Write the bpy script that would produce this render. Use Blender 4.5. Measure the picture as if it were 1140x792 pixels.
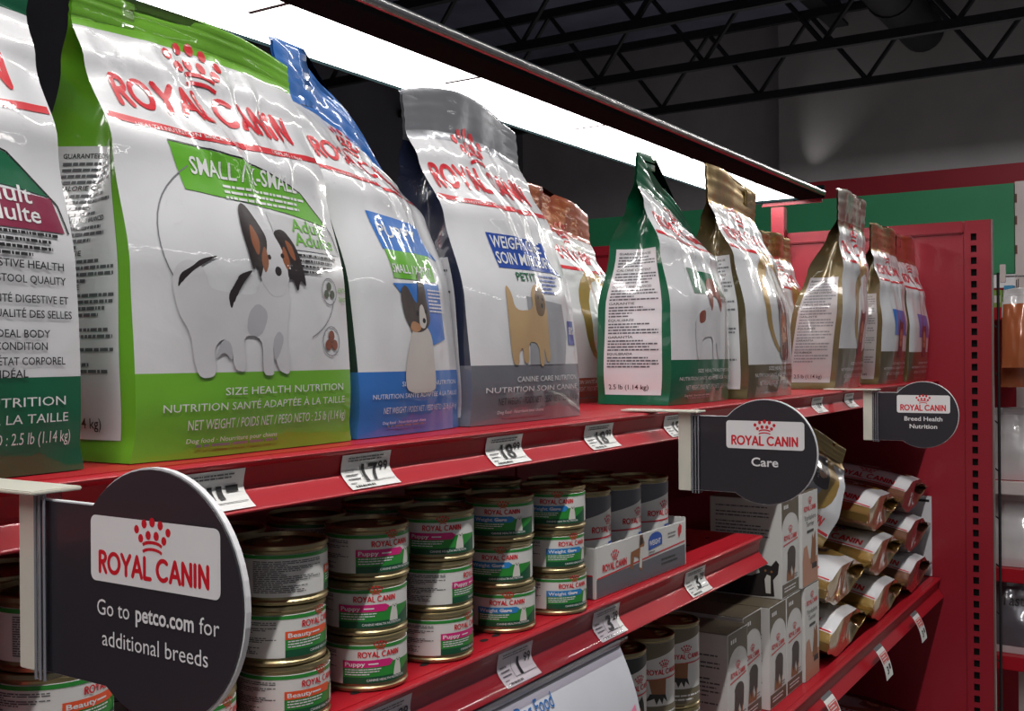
import bpy, bmesh, math, random
from mathutils import Vector, Matrix, noise
from mathutils.geometry import tessellate_polygon
PI = math.pi
for o in list(bpy.data.objects): bpy.data.objects.remove(o, do_unlink=True)
scn = bpy.context.scene
C = scn.collection

# ------------------------------------------------------------------ camera
CAMZ = 1.50
YAW, PITCH, ROLL, FPX = .568, .0005, -.0075, 1190.0
cam = bpy.data.objects.new('camera', bpy.data.cameras.new('camera'))
C.objects.link(cam); scn.camera = cam
F = Vector((math.cos(YAW), math.sin(YAW), 0)); R = Vector((math.sin(YAW), -math.cos(YAW), 0)); U = Vector((0, 0, 1))
F, U = math.cos(PITCH)*F + math.sin(PITCH)*U, math.cos(PITCH)*U - math.sin(PITCH)*F
R, U = math.cos(ROLL)*R + math.sin(ROLL)*U, math.cos(ROLL)*U - math.sin(ROLL)*R
cam.matrix_world = Matrix(((R.x, U.x, -F.x, 0), (R.y, U.y, -F.y, 0), (R.z, U.z, -F.z, CAMZ), (0, 0, 0, 1)))
cam.data.sensor_width = 36; cam.data.lens = 36*FPX/1140; cam.data.clip_start = .02

# ------------------------------------------------------------------ world, lights, exposure
w = bpy.data.worlds.new('store_air'); scn.world = w; w.use_nodes = True
w.node_tree.nodes['Background'].inputs[0].default_value = (.75, .82, 1, 1)
w.node_tree.nodes['Background'].inputs[1].default_value = .09
def area(name, loc, rot, sx, sy, e, col=(1, .97, .93)):
    l = bpy.data.lights.new(name, 'AREA'); l.shape = 'RECTANGLE'; l.size = sx; l.size_y = sy; l.energy = e; l.color = col
    o = bpy.data.objects.new(name, l); C.objects.link(o); o.location = loc; o.rotation_euler = rot
    return o
# the store's ceiling-hung strip lamps over the aisle
area('aisle_strip_lamp', (-.4, -.06, 3.35), (0, 0, 0), 4.6, .045, 104)
area('aisle_strip_lamp', (4.2, -.06, 3.35), (0, 0, 0), 4.0, .045, 26)
area('aisle_strip_lamp', (-2.2, -.4, 3.35), (0, 0, PI/2), 4.0, .06, 3)
area('aisle_strip_lamp', (1.5, -3.4, 3.35), (0, 0, 0), 8.0, .06, 20)
area('far_fill_light', (8.2, .4, 3.5), (0, 0, PI/2), 5.0, .1, 330)  # added fill light to brighten the far wall, no fixture known there
s = bpy.data.lights.new('wall_wash_lamp', 'SPOT'); s.energy = 9; s.spot_size = .9; s.spot_blend = 1; s.color = (1, .96, .9)
so = bpy.data.objects.new('wall_wash_lamp', s); C.objects.link(so); so.location = (10.72, 3.42, 3.15)
so.rotation_euler = (Vector((10.95, 3.02, 4.2)) - so.location).to_track_quat('-Z', 'Y').to_euler()
vs = scn.view_settings
vs.view_transform = 'Standard'; vs.look = 'None'; vs.exposure = -0.2; vs.gamma = 1; vs.use_curve_mapping = False

# ------------------------------------------------------------------ materials
def lin(c): c /= 255; return c/12.92 if c <= .04045 else ((c+.055)/1.055)**2.4
def rgb(r, g, b): return (lin(r), lin(g), lin(b), 1)
MATS = {}
def mat(name, col, rough=.5, metal=0, coat=0, bump=0, bscale=60, var=.06, vscale=8, emit=0, coat_r=.06, stretch=(1, 1, 1)):
    if name in MATS: return MATS[name]
    m = bpy.data.materials.new(name); MATS[name] = m; m.use_nodes = True
    nt = m.node_tree; b = nt.nodes['Principled BSDF']
    c = rgb(*col)
    tc = nt.nodes.new('ShaderNodeTexCoord'); mp = nt.nodes.new('ShaderNodeMapping'); mp.inputs['Scale'].default_value = stretch
    nt.links.new(tc.outputs['Object'], mp.inputs[0])
    n = nt.nodes.new('ShaderNodeTexNoise'); n.inputs['Scale'].default_value = vscale; n.inputs['Detail'].default_value = 4
    nt.links.new(mp.outputs[0], n.inputs['Vector'])
    rp = nt.nodes.new('ShaderNodeValToRGB')
    rp.color_ramp.elements[0].position = .3; rp.color_ramp.elements[1].position = .7
    rp.color_ramp.elements[0].color = tuple(x*(1-var) for x in c[:3])+(1,); rp.color_ramp.elements[1].color = tuple(min(1, x*(1+var)) for x in c[:3])+(1,)
    nt.links.new(n.outputs['Fac'], rp.inputs[0]); nt.links.new(rp.outputs[0], b.inputs['Base Color'])
    b.inputs['Roughness'].default_value = rough; b.inputs['Metallic'].default_value = metal
    b.inputs['Coat Weight'].default_value = coat; b.inputs['Coat Roughness'].default_value = coat_r
    if bump:
        n2 = nt.nodes.new('ShaderNodeTexNoise'); n2.inputs['Scale'].default_value = bscale; n2.inputs['Detail'].default_value = 3; n2.inputs['Distortion'].default_value = .6
        nt.links.new(mp.outputs[0], n2.inputs['Vector'])
        bp = nt.nodes.new('ShaderNodeBump'); bp.inputs['Strength'].default_value = 1; bp.inputs['Distance'].default_value = bump
        nt.links.new(n2.outputs['Fac'], bp.inputs['Height']); nt.links.new(bp.outputs[0], b.inputs['Normal'])
        nt.links.new(bp.outputs[0], b.inputs['Coat Normal'])
    if emit:
        b.inputs['Emission Color'].default_value = (1, .99, .97, 1); b.inputs['Emission Strength'].default_value = emit
    return m
def crinkle(m):     # sharp folds of stiff plastic film
    nt = m.node_tree; b = nt.nodes['Principled BSDF']; b.inputs['Coat IOR'].default_value = 1.7
    tc = nt.nodes['Texture Coordinate']; mp = nt.nodes.new('ShaderNodeMapping'); mp.inputs['Rotation'].default_value = (0, .55, 0); mp.inputs['Scale'].default_value = (1.6, 1, .55)
    nt.links.new(tc.outputs['Object'], mp.inputs[0])
    n = nt.nodes.new('ShaderNodeTexNoise'); n.noise_type = 'RIDGED_MULTIFRACTAL'; n.inputs['Scale'].default_value = 11; n.inputs['Detail'].default_value = 2; n.inputs['Distortion'].default_value = .8
    nt.links.new(mp.outputs[0], n.inputs['Vector'])
    bp = nt.nodes.new('ShaderNodeBump'); bp.inputs['Strength'].default_value = 1; bp.inputs['Distance'].default_value = .0011
    nt.links.new(n.outputs[0], bp.inputs['Height']); old = nt.nodes.get('Bump'); nt.links.new(old.outputs[0], bp.inputs['Normal'])
    nt.links.new(bp.outputs[0], b.inputs['Coat Normal']); nt.links.new(bp.outputs[0], b.inputs['Normal'])
    return m
def film(name, col, metal=0, rough=.3):      # printed plastic pouch film
    new = 'film_'+name not in MATS; m = mat('film_'+name, col, rough, metal, 1.0, .0004, 40, .03, 10, coat_r=.04)
    return crinkle(m) if new else m
def ink(name, col, metal=0):
    new = 'ink_'+name not in MATS; m = mat('ink_'+name, col, .33, metal, 1.0, .0004, 40, .03, 10, coat_r=.04)
    return crinkle(m) if new else m
def clear_plastic(name, tint=(.9, .92, .95), gl=.12):
    if name in MATS: return MATS[name]
    m = bpy.data.materials.new(name); MATS[name] = m; m.use_nodes = True; nt = m.node_tree
    nt.nodes.remove(nt.nodes['Principled BSDF']); out = nt.nodes['Material Output']
    t = nt.nodes.new('ShaderNodeBsdfTransparent'); t.inputs[0].default_value = (*tint, 1)
    g = nt.nodes.new('ShaderNodeBsdfGlossy'); g.inputs['Roughness'].default_value = .08
    lw = nt.nodes.new('ShaderNodeLayerWeight'); lw.inputs[0].default_value = .5
    pw = nt.nodes.new('ShaderNodeMath'); pw.operation = 'POWER'; pw.inputs[1].default_value = 5; nt.links.new(lw.outputs['Facing'], pw.inputs[0])
    ad = nt.nodes.new('ShaderNodeMath'); ad.operation = 'MULTIPLY_ADD'; ad.inputs[1].default_value = .7; ad.inputs[2].default_value = gl; nt.links.new(pw.outputs[0], ad.inputs[0])
    mx = nt.nodes.new('ShaderNodeMixShader'); nt.links.new(ad.outputs[0], mx.inputs[0]); nt.links.new(t.outputs[0], mx.inputs[1]); nt.links.new(g.outputs[0], mx.inputs[2])
    nt.links.new(mx.outputs[0], out.inputs[0]); return m

RED = mat('red_enamel', (164, 22, 36), .5, 0, .25, .0001, 300, .05, 5, coat_r=.06)
RED.node_tree.nodes['Principled BSDF'].inputs['Specular IOR Level'].default_value = .2
REDP = mat('red_panel_paint', (146, 22, 40), .45, 0, .15, .0002, 200, .05, 3)
BLACK = mat('black_metal', (24, 24, 27), .5)
DARK = mat('dark_void', (6, 6, 7), .9)
SIGNBLK = mat('sign_charcoal', (46, 45, 51), .38, 0, .1, 0)
SIGNWHT = mat('sign_white', (226, 226, 230), .4)
PLASTW = mat('bracket_white_plastic', (214, 212, 200), .4, 0, .2)
I_RED = mat('print_red', (205, 30, 44), .4)
I_WHITE = mat('print_white', (226, 226, 228), .4)
I_BLACK = mat('print_black', (22, 22, 24), .45)
I_GREY = mat('print_grey', (96, 96, 100), .5)
I_BLUE = mat('print_blue', (48, 110, 180), .45)
PAPER = mat('tag_paper', (226, 226, 224), .5, 0, .15)

# ------------------------------------------------------------------ object helpers
def link(name, me, parent=None, m=None):
    o = bpy.data.objects.new(name, me); C.objects.link(o)
    if parent is not None: o.parent = parent
    if m is not None: me.materials.append(m)
    return o
def tag(o, label=None, cat=None, group=None, kind=None):
    if label: o['label'] = label
    if cat: o['category'] = cat
    if group: o['group'] = group
    if kind: o['kind'] = kind
    return o
def thing(name, label, cat, loc=(0, 0, 0), rz=0, group=None):
    o = bpy.data.objects.new(name, None); C.objects.link(o); o.empty_display_size = .05
    o.location = loc; o.rotation_euler = (0, 0, rz)
    return tag(o, label, cat, group)
def dup(root, label=None, loc=None, rz=None, group=None):
    r = root.copy(); C.objects.link(r)
    if label: r['label'] = label
    if group: r['group'] = group
    if loc is not None: r.location = loc
    if rz is not None: r.rotation_euler = (0, 0, rz)
    for ch in list(root.children):
        c = ch.copy(); C.objects.link(c); c.parent = r
        for g in list(ch.children):
            d = g.copy(); C.objects.link(d); d.parent = c
    return r
def bm_mesh(bm, name, smooth=False, sharp=None):
    me = bpy.data.meshes.new(name); bm.to_mesh(me); bm.free()
    if smooth:
        for p in me.polygons: p.use_smooth = True
        if sharp is not None: me.set_sharp_from_angle(angle=math.radians(sharp))
    return me
def box_bm(bm, x0, x1, y0, y1, z0, z1, bev=0):
    g = bmesh.ops.create_cube(bm, size=1)
    for v in g['verts']:
        v.co = Vector(((x0+x1)/2+v.co.x*(x1-x0), (y0+y1)/2+v.co.y*(y1-y0), (z0+z1)/2+v.co.z*(z1-z0)))
    if bev:
        es = list({e for v in g['verts'] for e in v.link_edges})
        bmesh.ops.bevel(bm, geom=es, offset=bev, segments=2, affect='EDGES', clamp_overlap=True)
def box(name, x0, x1, y0, y1, z0, z1, m, parent=None, bev=.0015):
    bm = bmesh.new(); box_bm(bm, x0, x1, y0, y1, z0, z1, bev)
    return link(name, bm_mesh(bm, name, bev > 0, 40), parent, m)
def bar(name, a, b, r, m, parent=None, n=8, square=False):
    a = Vector(a); b = Vector(b); d = b-a; bm = bmesh.new()
    bmesh.ops.create_cone(bm, cap_ends=True, segments=4 if square else n, radius1=r, radius2=r, depth=d.length)
    M = Matrix.Translation((a+b)/2) @ d.to_track_quat('Z', 'Y').to_matrix().to_4x4()
    if square: M = M @ Matrix.Rotation(PI/4, 4, 'Z')
    bmesh.ops.transform(bm, matrix=M, verts=bm.verts)
    return link(name, bm_mesh(bm, name, not square, 50), parent, m)
def extrude_x(name, prof, x0, x1, m, parent=None, closed=True, n=1):
    """profile of (y,z) points swept along x, with end caps"""
    bm = bmesh.new(); rows = []
    for i in range(n+1):
        x = x0+(x1-x0)*i/n; rows.append([bm.verts.new((x, y, z)) for y, z in prof])
    k = len(prof)
    for i in range(n):
        for j in range(k if closed else k-1):
            bm.faces.new((rows[i][j], rows[i+1][j], rows[i+1][(j+1) % k], rows[i][(j+1) % k]))
    if closed: bm.faces.new(rows[0]); bm.faces.new(rows[-1][::-1])
    bmesh.ops.recalc_face_normals(bm, faces=bm.faces)
    return link(name, bm_mesh(bm, name, True, 45), parent, m)

# ------------------------------------------------------------------ print: flat artwork laid on a real surface
_txt = {}
def text_tris(s, bold=0, res=2):
    k = (s, bold, res)
    if k not in _txt:
        cu = bpy.data.curves.new('t', 'FONT'); cu.body = s; cu.size = 1; cu.offset = bold; cu.resolution_u = res
        ob = bpy.data.objects.new('t', cu); C.objects.link(ob)
        me = bpy.data.meshes.new_from_object(ob)
        vs_ = [(v.co.x, v.co.y) for v in me.vertices]; fs = [tuple(p.vertices) for p in me.polygons]
        bpy.data.objects.remove(ob); bpy.data.curves.remove(cu); bpy.data.meshes.remove(me)
        if not vs_: vs_ = [(0, 0)]
        x0 = min(v[0] for v in vs_); x1 = max(v[0] for v in vs_)
        _txt[k] = (vs_, fs, x0, x1)
    return _txt[k]
def arc(cx, cy, rx, ry, a0, a1, n): return [(cx+rx*math.cos(math.radians(a0+(a1-a0)*i/n)), cy+ry*math.sin(math.radians(a0+(a1-a0)*i/n))) for i in range(n+1)]
# rounded brand capitals as strokes on a 1-high grid: (width, strokes)
LET = {
 'R': (.62, [[(.08, 0), (.08, 1)], [(.08, 1)]+arc(.3, .76, .24, .24, 90, -90, 6)+[(.08, .52)], [(.28, .5), (.56, 0)]]),
 'O': (.95, [arc(.47, .5, .42, .48, 0, 360, 16)]),
 'Y': (.72, [[(.04, 1), (.36, .48), (.36, 0)], [(.68, 1), (.36, .48)]]),
 'A': (.78, [[(.05, 0), (.39, 1), (.73, 0)], [(.18, .3), (.6, .3)]]),
 'L': (.56, [[(.08, 1), (.08, 0), (.52, 0)]]),
 'C': (.86, [arc(.48, .5, .42, .48, 48, 312, 12)]),
 'N': (.74, [[(.08, 0), (.08, 1), (.64, 0), (.64, 1)]]),
 'I': (.24, [[(.1, 0), (.1, 1)]]), ' ': (.22, [])}
class Print:
    def __init__(s): s.p = []; s.mats = []
    def mi(s, m):
        if m not in s.mats: s.mats.append(m)
        return s.mats.index(m)
    def poly(s, pts, m, layer=1): s.p.append((list(pts), m, layer))
    def rect(s, x0, y0, x1, y1, m, layer=1): s.poly([(x0, y0), (x1, y0), (x1, y1), (x0, y1)], m, layer)
    def rrect(s, x0, y0, x1, y1, r, m, layer=1):
        s.poly(arc(x1-r, y0+r, r, r, -90, 0, 5)+arc(x1-r, y1-r, r, r, 0, 90, 5)+arc(x0+r, y1-r, r, r, 90, 180, 5)+arc(x0+r, y0+r, r, r, 180, 270, 5), m, layer)
    def disc(s, cx, cy, rx, m, layer=1, ry=None, n=14): s.poly(arc(cx, cy, rx, ry or rx, 0, 360-360/n, n-1), m, layer)
    def stroke(s, pts, wd, m, layer=1, cap=0):
        n = len(pts)
        if cap:
            for q in pts: s.disc(q[0], q[1], wd/2, m, layer, n=cap)
        for i in range(n-1):
            (x0, y0), (x1, y1) = pts[i], pts[i+1]; l = math.hypot(x1-x0, y1-y0)
            if l < 1e-9: continue
            nx, ny = -(y1-y0)/l*wd/2, (x1-x0)/l*wd/2
            s.poly([(x0-nx, y0-ny), (x1-nx, y1-ny), (x1+nx, y1+ny), (x0+nx, y0+ny)], m, layer)
    def text(s, t, x, y, h, m, layer=2, width=None, align='c', bold=.012, shear=0, res=2, rot=0):
        vs_, fs, x0, x1 = text_tris(t, bold, res)
        sc = h/.72; sx = sc
        if width: sx = width/max(1e-6, x1-x0)
        tw = (x1-x0)*sx; ox = {'c': -tw/2, 'l': 0, 'r': -tw}[align]
        ca, sa = math.cos(rot), math.sin(rot)
        V = []
        for a, b in vs_:
            px = (a-x0)*sx+ox+b*sc*shear; py = b*sc
            V.append((x+px*ca-py*sa, y+px*sa+py*ca))
        for f in fs: s.p.append(([V[i] for i in f], m, layer))
    def logo(s, cx, cy, wd, m=None, layer=3, fine=True, crown=True, rot=0):
        """crown of dots over the brand name; cy = baseline of the name, wd = its width"""
        m = m or I_RED; start = len(s.p)
        tw = sum(LET[c][0]+.09 for c in 'ROYAL CANIN'); h = wd/tw; x = cx-wd/2
        for c in 'ROYAL CANIN':
            for st in LET[c][1]: s.stroke([(x+a*h, cy+b*h) for a, b in st], .215*h, m, layer, 6 if fine else 0)
            x += (LET[c][0]+.09)*h
        if crown:
            k = wd/6.6; y0 = cy+h*1.28
            for (dx, dy, r) in [(-.98, .92, .15), (-.5, 1.18, .16), (0, 1.27, .17), (.5, 1.18, .16), (.98, .92, .15), (-.72, .56, .15), (-.25, .72, .16), (.25, .72, .16), (.72, .56, .15)]:
                s.disc(cx+dx*k*.95, y0+dy*k*.95, r*k, m, layer, n=10 if fine else 6, ry=r*k*1.15)
            for ry, rr in ((.32, .13), (.05, .12)):
                s.stroke([(cx+.62*k*math.sin(a), y0+k*(ry-.12+.22*math.cos(a))) for a in [-1.15+2.3*i/6 for i in range(7)]], rr*k, m, layer)
        if rot:
            ca, sa = math.cos(rot), math.sin(rot)
            for i in range(start, len(s.p)):
                pts, mm, ly = s.p[i]; s.p[i] = ([(cx+(a-cx)*ca-(b-cy)*sa, cy+(a-cx)*sa+(b-cy)*ca) for a, b in pts], mm, ly)
    def lines(s, x0, x1, y1, y0, dy, h, m, layer=2, seed=0, gap=.15):
        """fine print too small to read: rows of word-long strokes"""
        rnd = random.Random(seed); y = y1
        while y > y0:
            if rnd.random() < gap: y -= dy*.8; continue
            x = x0; end = x1-(rnd.random()**3)*(x1-x0)*.6
            while x < end:
                l = min((.02+rnd.random()*.10)*(x1-x0), end-x); s.rect(x, y-h, x+l, y, m, layer); x += l+.014*(x1-x0)
            y -= dy
    def build(s, name, mapper, parent, xc=(), yc=(), off=.0004, step=.00012):
        if not s.p: return None
        bm = bmesh.new(); cnt = 0
        for pts, m, ly in s.p:
            i = s.mi(m); cnt += 1; zz = ly+.012*(cnt % 30); vs_ = [bm.verts.new((a, b, zz)) for a, b in pts]
            if len(pts) <= 4 and True:
                try: f = bm.faces.new(vs_); f.material_index = i
                except ValueError: pass
            else:
                for t in tessellate_polygon([[Vector((a, b, 0)) for a, b in pts]]):
                    try: f = bm.faces.new([vs_[j] for j in t]); f.material_index = i
                    except ValueError: pass
        for c in xc: bmesh.ops.bisect_plane(bm, geom=bm.verts[:]+bm.edges[:]+bm.faces[:], plane_co=(c, 0, 0), plane_no=(1, 0, 0), dist=1e-7)
        for c in yc: bmesh.ops.bisect_plane(bm, geom=bm.verts[:]+bm.edges[:]+bm.faces[:], plane_co=(0, c, 0), plane_no=(0, 1, 0), dist=1e-7)
        bm.normal_update()
        for f in bm.faces:
            if f.normal.z < 0: f.normal_flip()
        nr = []
        for v in bm.verts:
            p, n = mapper(v.co.x, v.co.y); nr.append(n); v.co = p+n*(off+step*v.co.z)
        me = bpy.data.meshes.new(name); bm.to_mesh(me); bm.free()
        for p in me.polygons: p.use_smooth = True
        for m in s.mats: me.materials.append(m)
        me.normals_split_custom_set_from_vertices([tuple(n) for n in nr])
        o = bpy.data.objects.new(name, me); C.objects.link(o)
        if parent is not None: o.parent = parent
        return o
def plane_map(origin, ux, uy):
    o, a, b = Vector(origin), Vector(ux), Vector(uy); n = a.cross(b).normalized()
    return lambda x, y: (o+a*x+b*y, n)
def cyl_map(r, z0): return lambda x, y: (Vector((r*math.sin(x/r), -r*math.cos(x/r), z0+y)), Vector((math.sin(x/r), -math.cos(x/r), 0)))

# ------------------------------------------------------------------ the shop shell
LIPY = .525; ZT = 1.434; Z2 = 1.239; Z3 = .951; XB = 1.491; XE = 2.765; SPINE = .945
FLOOR = mat('floor_tile', (150, 146, 140), .4, 0, .2, .0002, 30, .12, 3)
WALLG = mat('wall_grey_paint', (150, 148, 152), .8, 0, 0, .0005, 90, .08, 2)
CEIL = mat('ceiling_dark_deck', (104, 108, 132), .85, 0, 0, .001, 30, .15, 3)
STEEL = mat('joist_black_steel', (26, 27, 34), .6)
def setting(o, label): return tag(o, label, None, None, 'structure')
setting(box('floor', -6, 12, -6, 7.2, -.1, 0, FLOOR, bev=0), 'grey tiled shop floor')
setting(box('ceiling', -6, 12, -6, 7.2, 5.05, 5.15, CEIL, bev=0), 'dark ceiling deck above the roof joists')
setting(box('wall_far', 10.95, 11.4, -6, 3.65, 0, 5.05, WALLG, bev=0), 'grey far wall under the roof joists')
setting(box('wall_side', -6, 11.4, 7.0, 7.15, 0, 5.05, mat('wall_side_dark', (84, 84, 92), .85, 0, 0, .0005, 60, .1, 2), bev=0), 'dark side wall beyond the shelving')
setting(box('wall_recess', 11.25, 11.4, 3.65, 7.0, 0, 5.05, mat('wall_recess_paint', (150, 148, 154), .85, 0, 0, .0005, 60, .1, 2), bev=0), 'recessed grey part of the far wall')
def joist(x, nm):
    t = thing('roof_joist', 'black open-web steel roof joist, '+nm, 'roof joist', (x, 0, 4.0), 0, 'roof joists')
    box('bottom_chord', -.03, .03, -6, 6.98, -.0, .075, STEEL, t, 0)
    box('top_chord', -.03, .03, -6, 6.98, .72, .8, STEEL, t, 0)
    ys = [6.72-.52*i for i in range(18)]; zz = [.06, .74]
    me = None
    for i in range(len(ys)-1):
        a = (0, ys[i], zz[i % 2]); b = (0, ys[i+1], zz[(i+1) % 2])
        bar('web_bar', a, b, .022, STEEL, t, 6)
for x, nm in ((6.1, 'nearest of the four in view'), (7.45, 'second from the far wall side of the lamp row'), (8.8, 'one before the farthest'), (10.2, 'farthest, right in front of the grey wall')): joist(x, nm)
t = thing('air_duct', 'dark round air duct hanging among the roof joists', 'duct', (0, 2.2, 4.62))
bar('duct_pipe', (4.6, 0, 0), (10.9, 0, 0), .2, STEEL, t, 20)
for x in (5.4, 6.9, 8.2, 9.6):
    bar('duct_collar', (x-.02, 0, 0), (x+.02, 0, 0), .215, BLACK, t, 20); bar('hanger_rod', (x, 0, .19), (x, 0, .43), .01, BLACK, t, 6)
for y, nm in ((1.25, 'nearer the aisle'), (3.0, 'nearer the side wall')):
    t = thing('roof_girder', 'dark steel roof girder running along the ceiling, '+nm, 'girder', (0, y, 4.8))
    box('flange', 4.5, 10.9, -.09, .09, 0, .03, STEEL, t, 0); box('beam_web', 4.5, 10.9, -.02, .02, .03, .25, STEEL, t, 0)
# far red header over wall shelving
t = thing('shelf_header', 'dark red header board above the far wall shelving', 'header board', (5, 0, 0))
box('header_face', 0, .04, -.6, 1.6, 1.93, 2.308, REDP, t); box('header_post', .05, .11, .3, .36, 0, 1.93, REDP, t); box('header_post',   .05, .11, 1.5, 1.56, 0, 1.93, REDP, t)

# ------------------------------------------------------------------ shelving
def rail_profile(k=1.0):
    return [(.010, -.0005), (.004, .0), (.0012, -.0006), (0, -.0022), (.0008, -.0042), (.0042, -.0062), (.0058, -.0125), (.0070, -.0180), (.0071, -.0194), (.0064, -.0207), (.0051, -.0222), (-.0012, -.0285), (-.0062, -.0322), (-.0072, -.0335), (-.0062, -.0347), (-.001, -.0340), (.006, -.0300), (.011, -.0240), (.013, -.0120), (.012, -.004)]
TAGP = [(.0042, -.0062), (.0058, -.0125), (.0064, -.0170), (.0062, -.0192), (.0054, -.0212), (.0041, -.0232), (-.0012, -.0285), (-.0058, -.0318)]
def shelf(label, x0, x1, z, k=1.0, y1=SPINE-.006):
    t = thing('shelf', label, 'shelf', (0, 0, z))
    box('deck', x0, x1, LIPY+.008, y1, -.024, 0, RED, t, .001)
    extrude_x('price_rail', [(LIPY+a, b*k) for a, b in rail_profile()], x0, x1, RED, t)
    for x in (x0+.012, x1-.012): box('end_bracket', x-.0015, x+.0015, LIPY+.06, y1, -.05, -.024, RED, t, 0)
    return t
sh_top1 = shelf('red top shelf under the big green, blue and silver bags', -.3, XB-.001, ZT)
sh_top2 = shelf('red top shelf under the gold-topped bags by the end panel', XB+.001, XE-.004, ZT)
sh_mid = shelf('red middle shelf holding short cans and a tray of tall cans', -.3, XB, Z2, 1.18)
sh_low2 = shelf('red lower shelf holding small boxes and a pile of gold bags', XB-.12, XE-.004, Z3, 1.35)
sh_low1 = shelf('red lower shelf under the tall cans', -.3, XB-.124, Z3-.022, 1.2)
sh_bot = shelf('bottom red shelf under the dark brown bags', -.3, XE-.004, .50, 1.2)
sh_back = thing('shelf', 'plain red top shelf on the far side of the shelving spine', 'shelf', (0, 0, ZT))
box('deck', -.3, XE-.004, SPINE+.03, 1.36, -.024, 0, RED, sh_back, .001)
box('rear_lip', -.3, XE-.004, 1.36, 1.372, -.034, 0, RED, sh_back, .001)
# small slots in the middle shelf's deck, their dark shade painted as flat discs
bm = bmesh.new(); bmesh.ops.create_circle(bm, cap_ends=True, segments=10, radius=.0042); slotme = bm_mesh(bm, 'slot'); slotme.materials.append(DARK)
deck = [c for c in sh_mid.children if c.name.startswith('deck')][0]
for i, x in enumerate((.634, .722, .812, .832, .93, 1.262, 1.36, 1.43)):
    o = link('slot', slotme, deck); o.location = (x, LIPY+(.026 if i < 5 else .06), .0003); o.scale = (1.3, .8, 1)
t = thing('shelving_spine', 'dark red back panel running behind the shelves', 'panel', (0, 0, 0))
for a, b in ((-.3, .215), (.219, XB-.003), (XB+.003, XE-.004)):
    box('back_panel', a, b, SPINE, SPINE+.024, 0, ZT-.03, REDP, t, .001)
box('kick_plate', -.3, XE-.004, LIPY+.05, LIPY+.07, 0, .12, BLACK, t, 0)
# slotted end panel
t = thing('end_panel', 'tall red end panel with a slotted upright at its aisle edge', 'panel', (XE, 0, 0))
PT = 1.8178
box('panel_sheet', .002, .03, .467, 1.72, 0, PT-.012, REDP, t, .002)
box('top_channel', -.006, .036, .467, 1.72, PT-.03, PT, REDP, t, .003)
bm = bmesh.new()
ysl = [.407, .4385, .4515, .466]; zs_ = [.02]; z = .06
while z < PT-.03: zs_ += [z, z+.0165]; z += .0285
zs_.append(PT)
V = [[bm.verts.new((0, y, z)) for y in ysl] for z in zs_]
for i in range(len(zs_)-1):
    for j in range(3):
        if j == 1 and i % 2 == 1: continue
        bm.faces.new((V[i][j], V[i][j+1], V[i+1][j+1], V[i+1][j]))
bmesh.ops.recalc_face_normals(bm, faces=bm.faces)
bmesh.ops.solidify(bm, geom=bm.faces[:], thickness=.0025)
link('slotted_face', bm_mesh(bm, 'slotted_face'), t, REDP)
box('upright_core', .014, .045, .4075, .4655, 0, PT-.002, REDP, t, .001)
box('slot_shade', .009, .0145, .434, .457, .03, PT-.01, DARK, t, 0)  # near-black sheet painting the shade inside the slots
box('upright_side', .0005, .014, .4035, .4068, 0, PT, mat('worn_steel', (150, 140, 135), .35, .7), t, .0005)
box('foot', -.0, .05, .38, 1.72, 0, .03, BLACK, t, .002)
# white card fixed to the end panel behind the gold bags
t = thing('display_card', 'large white printed card fixed to the red end panel behind gold bags', 'card', (XE-.003, 0, 0))
box('card_sheet', -.002, .0005, .545, .90, .953, 1.148, mat('card_white', (200, 200, 206), .45), t, 0)
pr = Print(); pr.rect(.012, .181, .35, .187, I_BLACK)
for i, x in enumerate((.16, .205, .25)): pr.disc(x, .168, .0032, I_BLACK)
pr.rrect(.02, .06, .12, .15, .01, I_GREY, 1)
pr.build('card_print', plane_map((-.002, .90, .953), (0, -1, 0), (0, 0, 1)), t)

# ------------------------------------------------------------------ light over the spine
HOUS = mat('light_housing', (20, 34, 36), .9); LIPM = mat('housing_lip_metal', (150, 150, 152), .25, .9, 0, .004, 9, .2, 6)
EM = mat('diffuser_glow', (255, 255, 252), .5, emit=10.0)
HOUS.node_tree.nodes['Principled BSDF'].inputs['Specular IOR Level'].default_value = .05
t = thing('strip_light', 'long white strip light with dark housing hung above the shelving spine', 'light fixture', (0, 0, 1.9007))
LX0, LX1 = -.3, 2.725
extrude_x('housing', [(.795, .002), (.80, -.003), (.856, -.003), (.858, .012), (1.0, .012), (1.0, -.001), (1.003, -.001), (1.003, .03), (.84, .03), (.794, .018)], LX0, LX1, HOUS, t)
extrude_x('housing_lip', [(.7935+.0055*math.cos(PI*2*i/12), .009+.0075*math.sin(PI*2*i/12)) for i in range(12)], LX0, LX1, LIPM, t)
for i in range(8):
    a = .885-.387*3+.387*i; b = a+.387
    if b > LX1: b = LX1
    box('diffuser', a+.0015, b-.0015, .8585, .9995, .003, .0115, EM, t, 0)
    if i: box('seam_clip', a-.004, a+.004, .8585, .925, .0005, .004, LIPM, t, 0)
box('end_cap', LX1, LX1+.006, .792, 1.003, -.003, .03, HOUS, t, .001)
t = thing('light_post', 'red bracket holding the strip light at the end panel', 'bracket', (XE, 0, 0))
box('post', -.03, -.006, .90, .935, ZT+.004, 1.885, REDP, t, .001)
extrude_x('arm_plate', [(.80, 1.888), (.96, 1.888), (.955, 1.897), (.87, 1.897), (.853, 1.933), (.845, 1.933), (.84, 1.897), (.80, 1.897)], -.032, -.028, REDP, t)
box('base_foot', -.034, -.004, .885, .95, ZT+.0005, ZT+.004, REDP, t, 0)

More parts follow.
